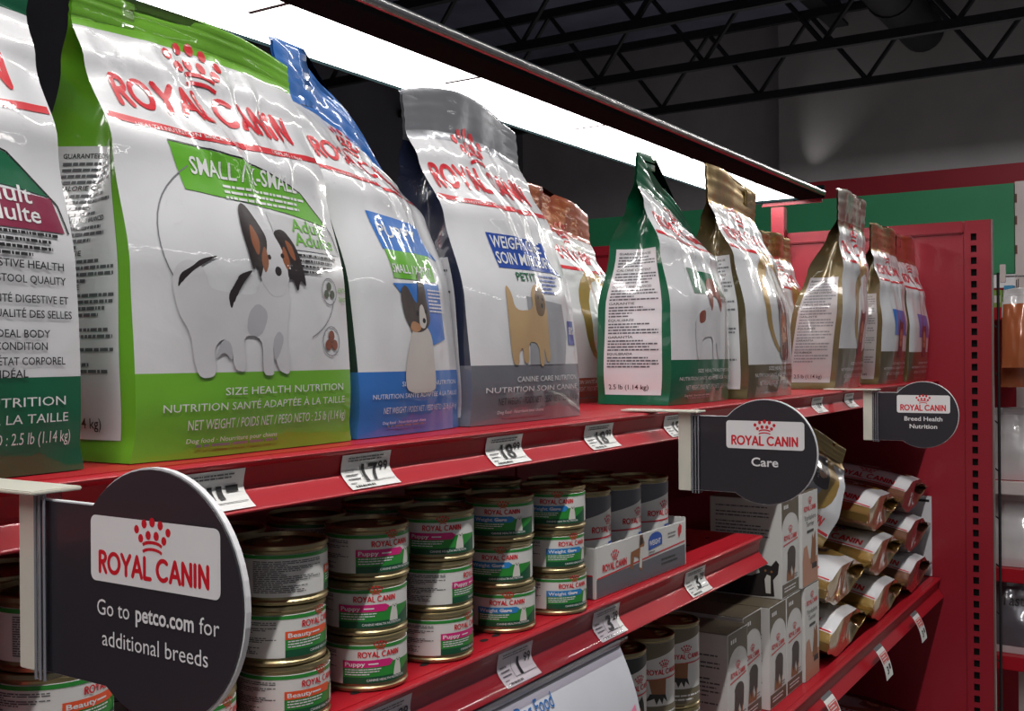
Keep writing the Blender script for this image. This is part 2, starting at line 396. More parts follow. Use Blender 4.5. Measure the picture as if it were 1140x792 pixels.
# ------------------------------------------------------------------ price tags on the rails
def path_map(x0, z, prof, k=1.0):
    P = [Vector((0, LIPY+a, z+b*k)) for a, b in prof]; L = [0]
    for i in range(len(P)-1): L.append(L[-1]+(P[i+1]-P[i]).length)
    T = L[-1]
    def f(x, y):
        d = min(max((1-y)*T, 0), T); i = 0
        while i < len(P)-2 and L[i+1] < d: i += 1
        q = (d-L[i])/(L[i+1]-L[i]); p = P[i].lerp(P[i+1], q); tg = (P[i+1]-P[i]).normalized()
        n = Vector((0, tg.z, -tg.y)); n = n if n.y < 0 else -n
        return Vector((x0+x, p.y, p.z)), n
    f.cuts = sorted([1-l/T for l in L[1:-1]]+[1-(L[i]+L[i+1])/2/T for i in range(len(L)-1)])
    return f, T
def price_tag(x0, x1, z, big, small, label, k=1.0, group='price tags', tilt=0):
    t = thing('price_tag', label, 'price tag', (0, 0, 0), 0, group)
    f, T = path_map(x0, z, TAGP, k); wd = x1-x0; ycut = f.cuts
    p = Print(); p.poly([(0, .0), (wd, 0), (wd, 1), (0, 1)], PAPER, 0)
    p.build('card', f, t, (), ycut, .0009, 0)
    s = Print(); u = 1/T
    # the y axis is a fraction of the rail's height
    if big:
        s.text(big, wd*.56, .22, .52, I_BLACK, 1, width=wd*(.07 if big == '1' else (.34 if len(big) == 2 else .2)), bold=.025)
        s.text(small, wd*.84, .5, .26, I_BLACK, 1, width=wd*.2, bold=.02)
    else:
        s.rect(wd*.45, .3, wd*.52, .66, I_BLACK); s.rect(wd*.58, .3, wd*.66, .66, I_BLACK); s.rect(wd*.72, .48, wd*.9, .66, I_BLACK)
    s.lines(wd*.12, wd*.92, .93, .8, .07, .035, I_GREY, 1, 3, 0); s.lines(wd*.06, wd*.3, .6, .2, .13, .04, I_GREY, 1, 5, 0)
    s.rect(wd*.36, .22, wd*.37, .68, I_GREY); s.rect(wd*.36, .2, wd*.96, .215, I_GREY)
    for i in range(9): s.rect(wd*(.1+.045*i), .04, wd*(.1+.045*i+.02+.01*(i % 2)), .11, I_BLACK)
    s.build('tag_print', f, t, (), ycut, .0015, .0001)
price_tag(.442, .50, ZT, '', '', 'white price tag half hidden behind the largest round sign')
price_tag(.5955, .652, ZT, '17', '99', 'white shelf price tag reading 17.99 below the green bag')
price_tag(.786, .846, ZT, '18', '99', 'white shelf price tag reading 18.99 below the silver bag')
price_tag(.9676, 1.031, ZT, '18', '99', 'white shelf price tag reading 18.99 left of the one reading 15.99')
price_tag(1.164, 1.224, ZT, '15', '99', 'white shelf price tag reading 15.99 beside the middle round sign')
for a, b, nm in ((1.744, 1.804, 'right of the middle round sign'), (1.9385, 1.9985, 'left of the smallest round sign'), (2.3425, 2.40, 'just above the smallest round sign'), (2.527, 2.584, 'nearest the end panel')):
    price_tag(a, b, ZT, '', '', 'small white price tag on the top rail, '+nm)
price_tag(.613, .676, Z2, '1', '99', 'white price tag behind clear plastic at the bottom picture edge', 1.18)
price_tag(.802, .861, Z2, '1', '99', 'white price tag under clear plastic above the paper sign', 1.18)
price_tag(.983, 1.043, Z2, '3', '29', 'white price tag reading 3.29 below the tray of cans', 1.18)
price_tag(1.2215, 1.285, Z2, '3', '29', 'white price tag reading 3.29 near the end of the middle shelf', 1.18)
# curling paper strips hanging from the lower rail
def curl_strip(x, label, ln=.075):
    t = thing('shelf_strip', label, 'shelf tag', (x, LIPY, Z3), 0, 'curling paper shelf strips')
    P = [Vector((0, -.0085, -.012))]
    for i in range(14):
        a = math.radians(-28-48*i/13); P.append(P[-1]+Vector((0, -math.cos(a)*ln/14*.55, math.sin(a)*ln/14)))
    L = ln*1.0
    def f(u, v):
        q = min(max((1-v)*14, 0), 13.999); i = int(q); p = P[i].lerp(P[i+1], q-i); d = (P[i+1]-P[i]).normalized()
        return Vector((u, p.y, p.z)), Vector((0, d.z, -d.y))
    cuts = [i/14 for i in range(1, 14)]
    p = Print(); p.rect(0, 0, .05, 1, PAPER, 0); p.rect(0, .86, .05, 1, I_GREY, .5); o = p.build('strip', f, t, (), cuts, 0, .0002)
    s = Print(); s.rect(.004, .42, .046, .72, mat('tag_salmon', (206, 92, 90), .5), 1); s.text('3', .02, .12, .2, I_BLACK, 1, width=.012, bold=.03); s.rect(.032, .2, .042, .34, I_BLACK, 1)
    s.lines(.008, .044, .7, .45, .08, .03, I_WHITE, 2, 4, 0)
    s.build('strip_print', f, t, (), cuts, .0004, .0002)
curl_strip(1.735, 'white and red curled paper strip below the peach boxes')
curl_strip(2.075, 'white and red curled paper strip, middle one of the lower rail')
curl_strip(2.385, 'white and red curled paper strip closest to the end panel')

# ------------------------------------------------------------------ round aisle signs
def sign(x, texts, label):
    t = thing('aisle_sign', label, 'sign', (x, 0, 0), 0, 'round charcoal aisle signs')
    cy, cz, r = .392, 1.394, .0573
    # outline: disc with a tab to its left (towards the shelf); drawn in (a,b), a = -y
    a0 = math.degrees(math.asin((1.432-cz)/r)); a1 = math.degrees(math.asin((1.348-cz)/r))
    pts = arc(0, 0, r, r, 180+(-a1), 540-a0-0, 40)
    pts = [(-(.478-cy), 1.348-cz)]+pts+[(-(.478-cy), 1.432-cz)]
    for nm, x_, m_, k in (('sign_board', 0, SIGNWHT, 1.0), ('sign_face', -.0012, SIGNBLK, .985)):
        bm = bmesh.new(); q = [(a*k, b*k) for a, b in pts] if k < 1 else pts
        vs_ = [bm.verts.new((x_, cy-a, cz+b)) for a, b in q]; f = bm.faces.new(vs_)
        g = bmesh.ops.extrude_face_region(bm, geom=[f]); th = .0028 if k == 1.0 else .0011
        bmesh.ops.translate(bm, vec=(th, 0, 0), verts=[v for v in g['geom'] if isinstance(v, bmesh.types.BMVert)])
        bmesh.ops.recalc_face_normals(bm, faces=bm.faces)
        o = link(nm, bm_mesh(bm, nm), t, m_)
    p = Print(); p.rrect(-.0435, .003, .0435, .0335, .0035, I_WHITE, 0); p.logo(0, .0075, .075, layer=1)
    for (s_, x_, y_, h, wd, b) in texts: p.text(s_, x_, y_, h, I_WHITE, 1, width=wd, bold=b, res=3)
    p.build('lettering', plane_map((-.0012, cy, cz), (0, -1, 0), (0, 0, 1)), t, (), (), .0003, .0001)
    # holder: clear ribbed clip and white angle bracket hooked over the shelf lip
    box('holder_clip', -.0035, .005, .466, .4768, 1.345, 1.436, clear_plastic('clip_clear', (.8, .82, .86), .06), t, .0006)
    for y in (.4675, .4710, .4745): bar('clip_rib', (-.0042, y, 1.345), (-.0042, y, 1.436), .0007, mat('rib_grey', (130, 130, 138), .25), t, 6)
    box('bracket_plate', -.001, .004, .4772, .493, 1.347, 1.435, PLASTW, t, .0006)
    box('bracket_flange', -.012, .016, .466, .56, 1.4352, 1.4372, PLASTW, t, .0006)
sign(.3166, [('Go to', -.0275, -.0125, .0075, .023, .0), ('petco.com', .0075, -.0125, .0075, .0385, .022), ('for', .0365, -.0125, .0075, .0125, .0), ('additional breeds', 0, -.0265, .0075, .071, .0)], 'large round charcoal sign reading go to website for additional breeds')
sign(1.122, [('Care', 0, -.0155, .0095, .030, .018)], 'middle round charcoal sign with the word Care')
sign(1.924, [('Breed Health', 0, -.0105, .0075, .062, .015), ('Nutrition', 0, -.0235, .0075, .045, .015)], 'smallest round charcoal sign reading Breed Health Nutrition')

# ------------------------------------------------------------------ clear sign holder with a paper card on the middle rail
t = thing('paper_sign', 'white paper sign reading Dog Food hanging from clear plastic on the rail', 'sign', (0, 0, 0))
CLR = clear_plastic('holder_clear', (.86, .82, .87), .13)
HP = [(LIPY-a_, Z2-b_) for a_, b_ in ((.001, -.0005), (.0022, .008), (.0032, .016), (.0048, .0225), (.0075, .0275), (.0112, .0312), (.0150, .0335), (.0172, .0365), (.0160, .041), (.012, .045), (.006, .05))]
extrude_x('clear_strip', HP, -.25, 1.02, CLR, t, False, 8)
def wavy(x0, x1, top, bot, m, nm, nx=24, amp=.0012):
    bm = bmesh.new(); rows = []
    for j in range(7):
        q = j/6; rows.append([bm.verts.new((x0+(x1-x0)*i/nx, top[0]+(bot[0]-top[0])*q+amp*math.sin(i*.9+q*2)*q-.004*math.sin(q*PI), top[1]+(bot[1]-top[1])*q)) for i in range(nx+1)])
    for j in range(6):
        for i in range(nx): bm.faces.new((rows[j][i], rows[j+1][i], rows[j+1][i+1], rows[j][i+1]))
    bmesh.ops.recalc_face_normals(bm, faces=bm.faces); bmesh.ops.solidify(bm, geom=bm.faces[:], thickness=.0006)
    return link(nm, bm_mesh(bm, nm, True, 60), t, m)
wavy(-.25, 1.02, (LIPY-.006, Z2-.046), (LIPY-.032, Z2-.125), mat('sign_paper', (206, 208, 216), .25, 0, .5, .0004, 20), 'paper_card')
box('grip_strip', -.25, 1.018, LIPY-.009, LIPY-.0045, Z2-.049, Z2-.042, mat('grip_grey', (84, 86, 94), .4), t, .0005)
p = Print(); p.text('Dog Food', .802, .060, .0145, I_BLUE, 1, width=.064, bold=.004, res=3, align='l')
p.poly([(1.21, .0), (1.26, 0), (1.26, .022)], mat('print_pink', (214, 120, 150), .5), 1)
top = Vector((0, LIPY-.006, Z2-.046)); bot = Vector((0, LIPY-.032, Z2-.125)); up = (top-bot).normalized()
def pm(x, y):
    q = 1-y/(top-bot).length; i = (x+.25)/1.27*24
    return Vector((x, top.y+(bot.y-top.y)*q+.0012*math.sin(i*.9+q*2)*q-.004*math.sin(q*PI), top.z+(bot.z-top.z)*q)), Vector((0, -up.z, up.y))
for i in range(len(p.p)):
    if p.p[i][1] is not I_BLUE: p.p[i] = ([(a-.25, b) for a, b in p.p[i][0]], p.p[i][1], 1)
p.build('lettering', pm, t, [.03*i for i in range(24, 34)], [.01*i for i in range(1, 8)], .0010, .0002)

# ------------------------------------------------------------------ pouches of dry food
def lerp(tb, x):
    for i in range(len(tb)-1):
        if x <= tb[i+1][0]:
            q = (x-tb[i][0])/(tb[i+1][0]-tb[i][0]); q = max(0, q); q = q*q*(3-2*q)
            return tb[i][1]+(tb[i+1][1]-tb[i][1])*q
    return tb[-1][1]
I_L = {}
class Bag:
    """upright gusseted pouch; local front is -y, base centre at the origin"""
    def __init__(s, W, D, H, hs=.035, seed=0, lean=0, drop=0, dome=.006, curl=0, creases=6, crease_amp=.0026, wob=1.0, twist=0, band=.2, cap=.93, skew=0, nu=64, nv=76, pillow=False):
        s.pillow = pillow
        s.W, s.D, s.H, s.hs, s.seed = W, D, H, hs, seed; s.Hb = H-hs; s.nu = nu
        rnd = random.Random(seed); s.drop, s.dome, s.lean, s.curl, s.wob, s.twist, s.skew = drop, dome, lean, curl, wob, twist, skew
        s.cr = []
        ps, pt = rnd.uniform(.15, .5), rnd.uniform(.46, .56)
        for i in range(creases*2):
            s0 = -.95+1.7*(i+rnd.random()*.7)/(creases*2); q = rnd.uniform(.55, 1.0)
            t0 = 1.0-rnd.uniform(0, .10); s1 = s0+(ps+rnd.uniform(-.14, .14)-s0)*q; t1 = t0+(pt+rnd.uniform(-.06, .06)-t0)*q
            s.cr.append((s0, t0, s1, t1, rnd.choice((1, 1, -1))*crease_amp*rnd.uniform(.35, 1.0), rnd.uniform(.022, .055)))
        ts = sorted(set([round(i/nv, 5) for i in range(nv+1)]))
        for b in (band, cap):
            k = min(range(len(ts)), key=lambda i: abs(ts[i]-b)); ts[k] = b
        s.ts = ts+[1+(hs/s.Hb)*q for q in (.12, .25, .37, .5, .62, .75, .88, 1.0)]
        s.band, s.cap = band, cap
        s.G = [[s.front(-1+2*i/nu, t) for i in range(nu+1)] for t in s.ts]
    def depth(s, t):
        if s.pillow: return s.D*lerp([(0, .22), (.10, .55), (.34, 1.05), (.66, .95), (.9, .4), (1, .04), (9, .02)], t)
        return s.D*lerp([(0, .97), (.14, 1.03), (.42, 1.0), (.7, .70), (.9, .24), (1, .03), (9, .02)], t)
    def yc(s, t):
        return s.lean*min(t, 1)**1.5+s.curl*max(0, t-.9)**2*8
    def half(s, t): return s.W/2*lerp([(0, 1.03), (.06, 1.0), (.3, 1.0), (.75, .985), (1, 1), (9, 1)], t)
    def z(s, sx, t):
        top = max(0, (t-.45)/.55); top = min(top, 1.3)
        return s.Hb*t+top*top*(s.dome*(1-sx*sx)-s.drop*(sx+1)/2)
    def front(s, sx, t):
        d = s.depth(t); e = abs(sx)
        y = s.yc(t)-d/2*(1-.10*e**3)
        puff = .010*s.wob*(1-e*e)*math.sin(PI*min(1, max(0, t/.9)))
        y -= puff
        n = noise.noise(Vector((sx*1.6+s.seed*3.1, t*2.6, s.seed*.7)))*.0065+noise.noise(Vector((sx*4.2+s.seed, t*5.5+9, s.seed*1.3)))*.0026
        y += n*s.wob*lerp([(0, .35), (.25, .5), (.6, 1), (.95, 1), (1, .45), (9, .5)], t)*(1-.55*e**4)
        for (s0, t0, s1, t1, amp, wd) in s.cr:
            dx, dt = s1-s0, t1-t0; L2 = dx*dx+dt*dt; k = ((sx-s0)*dx+(t-t0)*dt)/L2
            if 0 < k < 1:
                dist = abs((sx-s0)*dt-(t-t0)*dx)/math.sqrt(L2); y -= amp*math.exp(-(dist/wd)**1.1)*math.sin(PI*min(1, k*.9+.1))
        if t > 1:
            q = (t-1)/(s.hs/s.Hb); y += .004*s.wob*math.sin(sx*4.5+s.seed*2)*q+.0007*math.sin(q*20)
        x = sx*s.half(t)+s.skew*max(0, t-.5)
        a = s.twist*max(0, t-.3); ca, sa = math.cos(a), math.sin(a)
        return Vector((x*ca-y*sa, x*sa+y*ca, max(.0006, s.z(sx, t))))
    def side_pt(s, sg, r, t):
        """gusset: r 0 front edge .. 1 back edge"""
        f = s.G_at(sg, t); d = s.depth(t)
        q = s.D*.5*lerp([(0, -.04), (.2, -.10), (.45, .0), (.75, .42), (1, .92), (9, .0)], t)
        k = 1-abs(2*r-1); k2 = 1-(2*r-1)**2
        off = q*k if q > 0 else q*k2
        n = noise.noise(Vector((r*3+s.seed, t*7, sg*4.0)))*.0035*s.wob*k*min(1, max(0, (1.1-t)*3))
        a = s.twist*max(0, t-.3); ca, sa = math.cos(a), math.sin(a)
        dx = -sg*off+n; dy = r*max(.0012, d*.93)
        return f+Vector((dx*ca-dy*sa, dx*sa+dy*ca, 0))
    def G_at(s, sx, t):
        return s.front(sx, t)
    def fmap(s, x, y):
        sx = min(max(x*2, -1), 1); t = min(max(y*s.W/s.Hb, 0), s.ts[-1])
        u = (sx+1)/2*s.nu; i = min(int(u), s.nu-1); u -= i
        j = 0
        lo, hi = 0, len(s.ts)-1
        while hi-lo > 1:
            m = (lo+hi)//2
            if s.ts[m] <= t: lo = m
            else: hi = m
        j = lo; v = (t-s.ts[j])/(s.ts[j+1]-s.ts[j])
        a, b, c, d = s.G[j][i], s.G[j][i+1], s.G[j+1][i+1], s.G[j+1][i]
        p = a*(1-u)*(1-v)+b*u*(1-v)+c*u*v+d*(1-u)*v
        k = 1
        i0, i1, j0, j1 = max(i-k, 0), min(i+1+k, s.nu), max(j-k, 0), min(j+1+k, len(s.ts)-1)
        du = s.G[j][i1]-s.G[j][i0]; dv = s.G[j1][i]-s.G[j0][i]
        n = du.cross(dv).normalized()
        return p, (n if n.y < 0 else -n)
    def smap(s, sg):
        def f(x, y):
            t = min(max(y*s.W/s.Hb, 0), 1); r = x/s.D+.5
            r = min(max(r, .0), 1.0) if sg > 0 else 1-min(max(r, 0), 1)
            e = .01; p = s.side_pt(sg, r, t)
            a = s.side_pt(sg, min(1, r+e), t)-s.side_pt(sg, max(0, r-e), t); b = s.side_pt(sg, r, t+e)-s.side_pt(sg, r, max(0, t-e))
            n = a.cross(b).normalized(); n = n if n.x*sg > 0 else -n
            return p, n
        return f
    def cuts(s):
        return [-.5+i/s.nu for i in range(1, s.nu)], [t*s.Hb/s.W for t in s.ts[1:-1]]
    def mesh(s, parent, m_front, m_side, m_band, m_cap, m_seal):
        bm = bmesh.new(); ng, nb = 8, 12; rows = []
        for t, g in zip(s.ts, s.G):
            row = list(g)+[s.side_pt(1, i/ng, t) for i in range(1, ng+1)]
            l, r_ = s.side_pt(-1, 1, t), row[-1]
            row += [r_.lerp(l, i/nb)+Vector((0, .012*s.wob*(1-(2*i/nb-1)**2)*math.sin(PI*min(1, t)), 0)) for i in range(1, nb)]
            row += [s.side_pt(-1, 1-i/ng, t) for i in range(0, ng)]
            rows.append(row)
        split = [i for i, t in enumerate(s.ts) if t >= 1][0]
        mats = [m_front, m_side, m_band, m_cap, m_seal]
        for nm, lo, hi in (('pouch', 0, split), ('top_seal', split, len(rows)-1)):
            bm = bmesh.new(); V = [[bm.verts.new(c) for c in rows[j]] for j in range(lo, hi+1)]; n = len(rows[0])
            for j in range(hi-lo):
                tm = (s.ts[lo+j]+s.ts[lo+j+1])/2
                for i in range(n):
                    f = bm.faces.new((V[j][i], V[j][(i+1) % n], V[j+1][(i+1) % n], V[j+1][i])); f.smooth = True
                    fr = i < s.nu
                    f.material_index = 4 if lo else (2 if tm < s.band else (3 if tm > s.cap else (0 if fr else 1)))
            if lo == 0: f = bm.faces.new(V[0][::-1]); f.material_index = 2
            else: bm.faces.new(V[-1]).material_index = 4
            bm.edges.ensure_lookup_table()
            for j in range(hi-lo):
                for i in (0, s.nu, s.nu+ng, s.nu+ng+nb):
                    e = bm.edges.get((V[j][i % n], V[j+1][i % n]))
                    if e: e.smooth = False
            me = bpy.data.meshes.new(nm); bm.to_mesh(me); bm.free()
            for m in mats: me.materials.append(m)
            link(nm, me, parent)

W_ = film('white', (214, 215, 219)); SILV = film('silver', (168, 170, 176), .75, .3); GOLD = film('gold', (176, 146, 86), .85, .3)
IW, IK, IR, IG = ink('white', (225, 226, 228)), ink('black', (26, 26, 28)), ink('red', (205, 28, 42)), ink('grey', (120, 120, 126))
def rounded(pts, n=2):
    for _ in range(n):
        q = []
        for i in range(len(pts)):
            (a, b), (c, d) = pts[i], pts[(i+1) % len(pts)]; q += [(a*.78+c*.22, b*.78+d*.22), (a*.22+c*.78, b*.22+d*.78)]
        pts = q
    return pts
def dog_art(p, kind, x, y, h, L=2):
    """flat printed dog, standing, facing right; x,y = feet centre"""
    def P(pts, m, l=L): p.poly([(x+a*h, y+b*h) for a, b in rounded(pts)], m, l)
    if kind == 'papillon':
        c = ink('fur_white', (204, 204, 208)); k = ink('fur_black', (40, 30, 30)); br = ink('fur_brown', (140, 82, 50)); sh = ink('fur_shadow', (176, 176, 182))
        P([(-.42, .02), (-.38, -.01), (-.29, 0), (-.27, .05), (-.29, .2), (-.22, .27), (-.14, .24), (-.12, .05), (-.03, .03), (.0, .06), (-.04, .3), (.16, .28), (.17, .04), (.2, 0), (.28, 0), (.29, .03), (.27, .26), (.33, .04), (.44, .0), (.47, .04), (.42, .3), (.46, .48), (.48, .6), (.44, .72), (.16, .72), (.1, .58), (-.2, .60), (-.32, .62), (-.36, .76), (-.46, .82), (-.56, .78), (-.6, .66), (-.56, .44), (-.47, .3), (-.45, .12)], c)
        P([(-.28, .12), (-.22, .27), (-.14, .24), (-.13, .1), (-.2, .18)], sh, L+.3); P([(.0, .3), (.15, .28), (.24, .46), (.12, .54), (.02, .46)], sh, L+.3); P([(.29, .1), (.27, .26), (.34, .34), (.4, .28), (.34, .14)], sh, L+.3)
        for q in range(6): P([(-.56+.02*q, .60+.03*q), (-.54+.03*q, .72+.02*q), (-.44+.045*q, .76+.02*q), (-.50+.03*q, .70+.02*q)], k, L+.4+.02*q)
        for q in range(5): P([(-.14+.022*q, .46+.045*q), (-.17+.02*q, .60+.03*q), (-.03+.03*q, .70+.02*q), (-.10+.026*q, .58+.03*q)], k, L+.4+.02*q)
        P([(.14, .72), (.16, .95), (.24, 1.08), (.34, 1.1), (.44, 1.05), (.5, .9), (.48, .72), (.42, .60), (.28, .58)], c, L+.55)
        P([(.05, 1.24), (.02, 1.06), (.05, .88), (.08, .76), (.12, .82), (.15, .70), (.19, .80), (.23, .86), (.29, 1.02), (.22, 1.14), (.12, 1.28)], k, L+.6)
        P([(.36, 1.08), (.5, 1.12), (.6, 1.0), (.64, .82), (.67, .66), (.60, .74), (.57, .62), (.52, .74), (.47, .72), (.46, .86), (.42, .98)], k, L+.6)
        P([(.12, 1.14), (.09, .98), (.15, .86), (.2, 1.0)], br, L+.65); P([(.48, 1.04), (.52, .9), (.58, .86), (.56, 1.0)], br, L+.65)
        P([(.17, .86), (.21, .74), (.27, .84), (.24, .98)], br, L+.7); P([(.41, .88), (.47, .78), (.51, .86), (.46, 1.0)], br, L+.7)
        p.disc(x+.36*h, y+.78*h, .036*h, k, L+.8); p.disc(x+.275*h, y+.88*h, .02*h, k, L+.8); p.disc(x+.425*h, y+.9*h, .02*h, k, L+.8)
    elif kind == 'bulldog':
        c = ink('fur_cream', (196, 190, 186)); k = ink('fur_slate', (70, 60, 58)); br = ink('fur_tan', (176, 128, 92))
        P([(-.3, 0), (.28, 0), (.3, .12), (.26, .4), (.24, .62), (.12, .76), (-.12, .74), (-.24, .5), (-.34, .2)], c)
        P([(-.28, .82), (-.32, 1.12), (-.2, 1.2), (-.08, 1.02), (0, .98), (.04, 1.3), (.1, 1.36), (.17, 1.2), (.2, .98), (.24, .8), (.1, .68), (-.1, .66)], k, L+.4)
        P([(.02, .96), (.1, .99), (.16, .8), (.1, .7), (.0, .74)], c, L+.6); P([(-.2, .7), (-.08, .66), (.04, .7), (.02, .76), (-.14, .8)], br, L+.6)
        p.disc(x-.02*h, y+.88*h, .03*h, IK, L+.8); p.disc(x+.15*h, y+.9*h, .025*h, IK, L+.8); p.disc(x+.1*h, y+.8*h, .03*h, IK, L+.8)
    elif kind == 'terrier':
        c = ink('fur_wheat', (182, 152, 112)); k = ink('fur_wheat_dark', (112, 90, 66))
        P([(-.42, 0), (-.3, 0), (-.3, .14), (-.22, .22), (-.2, .02), (-.08, .02), (-.1, .28), (.14, .26), (.16, -.02), (.26, -.02), (.26, .24), (.32, .02), (.42, .04), (.4, .36), (.42, .6), (.4, .8), (.34, .98), (.28, 1.06), (.22, .98), (.12, .96), (.04, .86), (.06, .66), (-.3, .64), (-.34, .88), (-.42, .96), (-.46, .7), (-.46, .3)], c)
        P([(.1, .82), (.2, .94), (.34, .9), (.4, .72), (.3, .58), (.14, .6)], k, L+.4)
        p.disc(x+.2*h, y+.82*h, .02*h, IK, L+.6); p.disc(x+.32*h, y+.8*h, .02*h, IK, L+.6); p.disc(x+.29*h, y+.72*h, .03*h, IK, L+.6)
    elif kind == 'spaniel':
        c = ink('fur_white', (204, 204, 208)); br = ink('fur_russet', (130, 62, 40))
        P([(-.36, 0), (-.26, 0), (-.24, .26), (-.1, .3), (.1, .3), (.12, 0), (.22, 0), (.24, .28), (.3, .02), (.38, .02), (.36, .4), (.38, .7), (.1, .72), (-.3, .62), (-.42, .5)], c)
        P([(.06, .62), (.02, .9), (.1, 1.08), (.26, 1.12), (.4, 1.02), (.46, .74), (.38, .6), (.32, .82), (.2, .86), (.14, .7)], br, L+.4); P([(-.3, .62), (-.1, .66), (-.12, .5), (-.3, .46)], br, L+.4)
    else:   # a bust: dark head over a paler chest
        c = ink('fur_taupe', (120, 92, 74)); k = ink('fur_umber', (60, 46, 40)); br = ink('fur_tan', (176, 128, 92))
        P([(-.3, 0), (.3, 0), (.26, .4), (.3, .8), (.24, 1.1), (.1, 1.0), (-.1, 1.0), (-.22, 1.14), (-.3, .8), (-.26, .4)], k)
        P([(-.14, .3), (.16, .3), (.18, .7), (0, .86), (-.16, .7)], br, L+.4); p.disc(x, y+.5*h, .05*h, IK, L+.6)
def bag_thing(B, loc, rz, label, c, group='dry food bags on the top shelf', detail=2, sides=(-1,), rot=None):
    """c: dict of colours and print"""
    t = thing('dog_food_bag', label, 'bag', loc, rz, group)
    if rot is not None: t.rotation_mode = 'QUATERNION'; t.rotation_quaternion = rot
    B.mesh(t, c['front'], c['side'], c['band'], c['cap'], c['seal'])
    xc, yc = B.cuts(); hb = B.Hb/B.W; k = hb/1.27
    a = Print()
    fl = c.get('flag')
    # red ribbon under the name
    rb = [(-.49+.98*i/16, hb*.775-.035*math.sin((i/16)*PI*.9+.2)) for i in range(17)]
    a.stroke(rb, .024, IR, 1)
    if c.get('collar'):   # coloured top corner sweeping over the white
        a.poly([(-.495, hb*.925), (.495, hb*.925), (.495, hb*.86)]+[(.495-.99*i/14, hb*(.86+.055*math.sin(PI*.5*i/14))) for i in range(1, 15)], c['collar'], 1)
    if fl == 'wing':
        fc = c['flagc']
        a.poly([(-.30, hb*.725)]+[(-.30+.72*q, hb*(.725-.10*q**2.2)) for q in (.25, .5, .7, .85)]+[(.44, hb*.575), (.2, hb*.595), (-.27, hb*.615)], fc, 1)
        a.stroke([(-.30, hb*.728)]+[(-.30+.72*q, hb*(.728-.10*q**2.2)) for q in (.25, .5, .7, .85)]+[(.46, hb*.56), (.485, hb*.5)], .006, IK, 2)
        a.poly([(.08, hb*.59), (.44, hb*.572), (.47, hb*.5), (.10, hb*.5)], c.get('boxc', IW), 1.5)
    elif fl == 'pennant':
        fc = c['flagc']; y1, y0 = c.get('flagy', (.66, .50))
        a.poly([(-.24, hb*y1), (.27, hb*(y1-.01)), (.30, hb*(y0+.03)), (.40, hb*(y0-.01)), (.27, hb*y0), (-.21, hb*y0)], fc, 1)
        if 'flag2' in c: a.poly([(-.2, hb*y0), (.27, hb*y0), (.27, hb*(y0-.085)), (-.18, hb*(y0-.085))], c['flag2'], 1)
    elif fl == 'oval':
        a.disc(.12, hb*.5, .32, c['flagc'], 1, ry=.36*k, n=26); a.disc(.17, hb*.46, .28, c.get('oval2', IW), 1.4, ry=.30*k, n=26)
    for q in c.get('patch', []): a.poly([(x_, y_*hb) for x_, y_ in q[0]], q[1], 1.2)
    if detail > 1 and c.get('circle'):
        for (cx, cy, r) in ((.37, .40, .05), (.37, .27, .055)): a.stroke(arc(cx, cy*hb, r, r, 0, 360, 16), .004, IG, 2)
        for (dx, dy) in ((0, .02), (-.02, -.014), (.02, -.014)): a.disc(.37+dx, .27*hb+dy, .02, ink('kibble', (128, 66, 44)), 2.2)
        for (dx, dy) in ((0, .02), (-.02, -.01), (.02, -.01)): a.disc(.37+dx, .40*hb+dy, .016, ink('kibble_green', (70, 84, 60)), 2.2)
        a.stroke(arc(.02, .50*hb, .42, .42*.75, 128, 205, 12), .004, IG, 2); a.stroke(arc(.1, .40*hb, .3, .2, 300, 350, 8), .004, IG, 2)
    fp = a.build('front_print', B.fmap, t, xc, yc, .0003, .0001)
    lg = Print(); lg.logo(c.get('logox', -.02), hb*.805, c.get('logow', .82), IR, 2, detail > 1); lg.build('logo', B.fmap, fp, xc, yc, .0004, .0001)
    dg = Print(); dk = c.get('dog')
    if dk: dog_art(dg, dk, c.get('dogx', .02), hb*c.get('dogy', .19), c.get('dogh', .42)*k); dg.build('dog_picture', B.fmap, fp, xc, yc, .0006, .0001)
    tx = Print(); bc = c.get('bandink', IW)
    if detail:
        tx.text(c.get('t1', 'SIZE HEALTH NUTRITION'), .13, hb*.142, .026, bc, 2, width=.62, bold=0)
        tx.text(c.get('t2', 'NUTRITION SANTÉ ADAPTÉE À LA TAILLE'), .02, hb*.108, .026, bc, 2, width=.86, bold=0)
        tx.text('NET WEIGHT / POIDS NET / PESO NETO : 2.5 lb (1.14 kg)', .07, hb*.066, .034, c.get('wink', bc), 2, width=.78, bold=0)
        tx.lines(-.28, .46, hb*.032, hb*.02, .03, .009, IG, 2, 2, 0)
        for (s_, x_, y_, h, wd, m, b) in c.get('words', []): tx.text(s_, x_, y_*hb, h, m, 3, width=wd, bold=b)
        if detail > 1:
            tx.text('HEALTH NUTRITION SINCE 1968', -.2, hb*.775-.036, .014, IW, 3, width=.40, bold=0); tx.text('DEPUIS 1968', .28, hb*.775-.034, .014, IW, 3, width=.17, bold=0)
            tx.text('Dog food · Nourriture pour chiens', -.12, hb*.036, .016, bc, 2, width=.4, bold=0)
        for q in c.get('fine', []): tx.lines(q[0], q[1], hb*q[2], hb*q[3], .02, .009, q[4], 3, 7, 0)
    tx.build('lettering', B.fmap, fp, xc, yc, .0005, .0001)
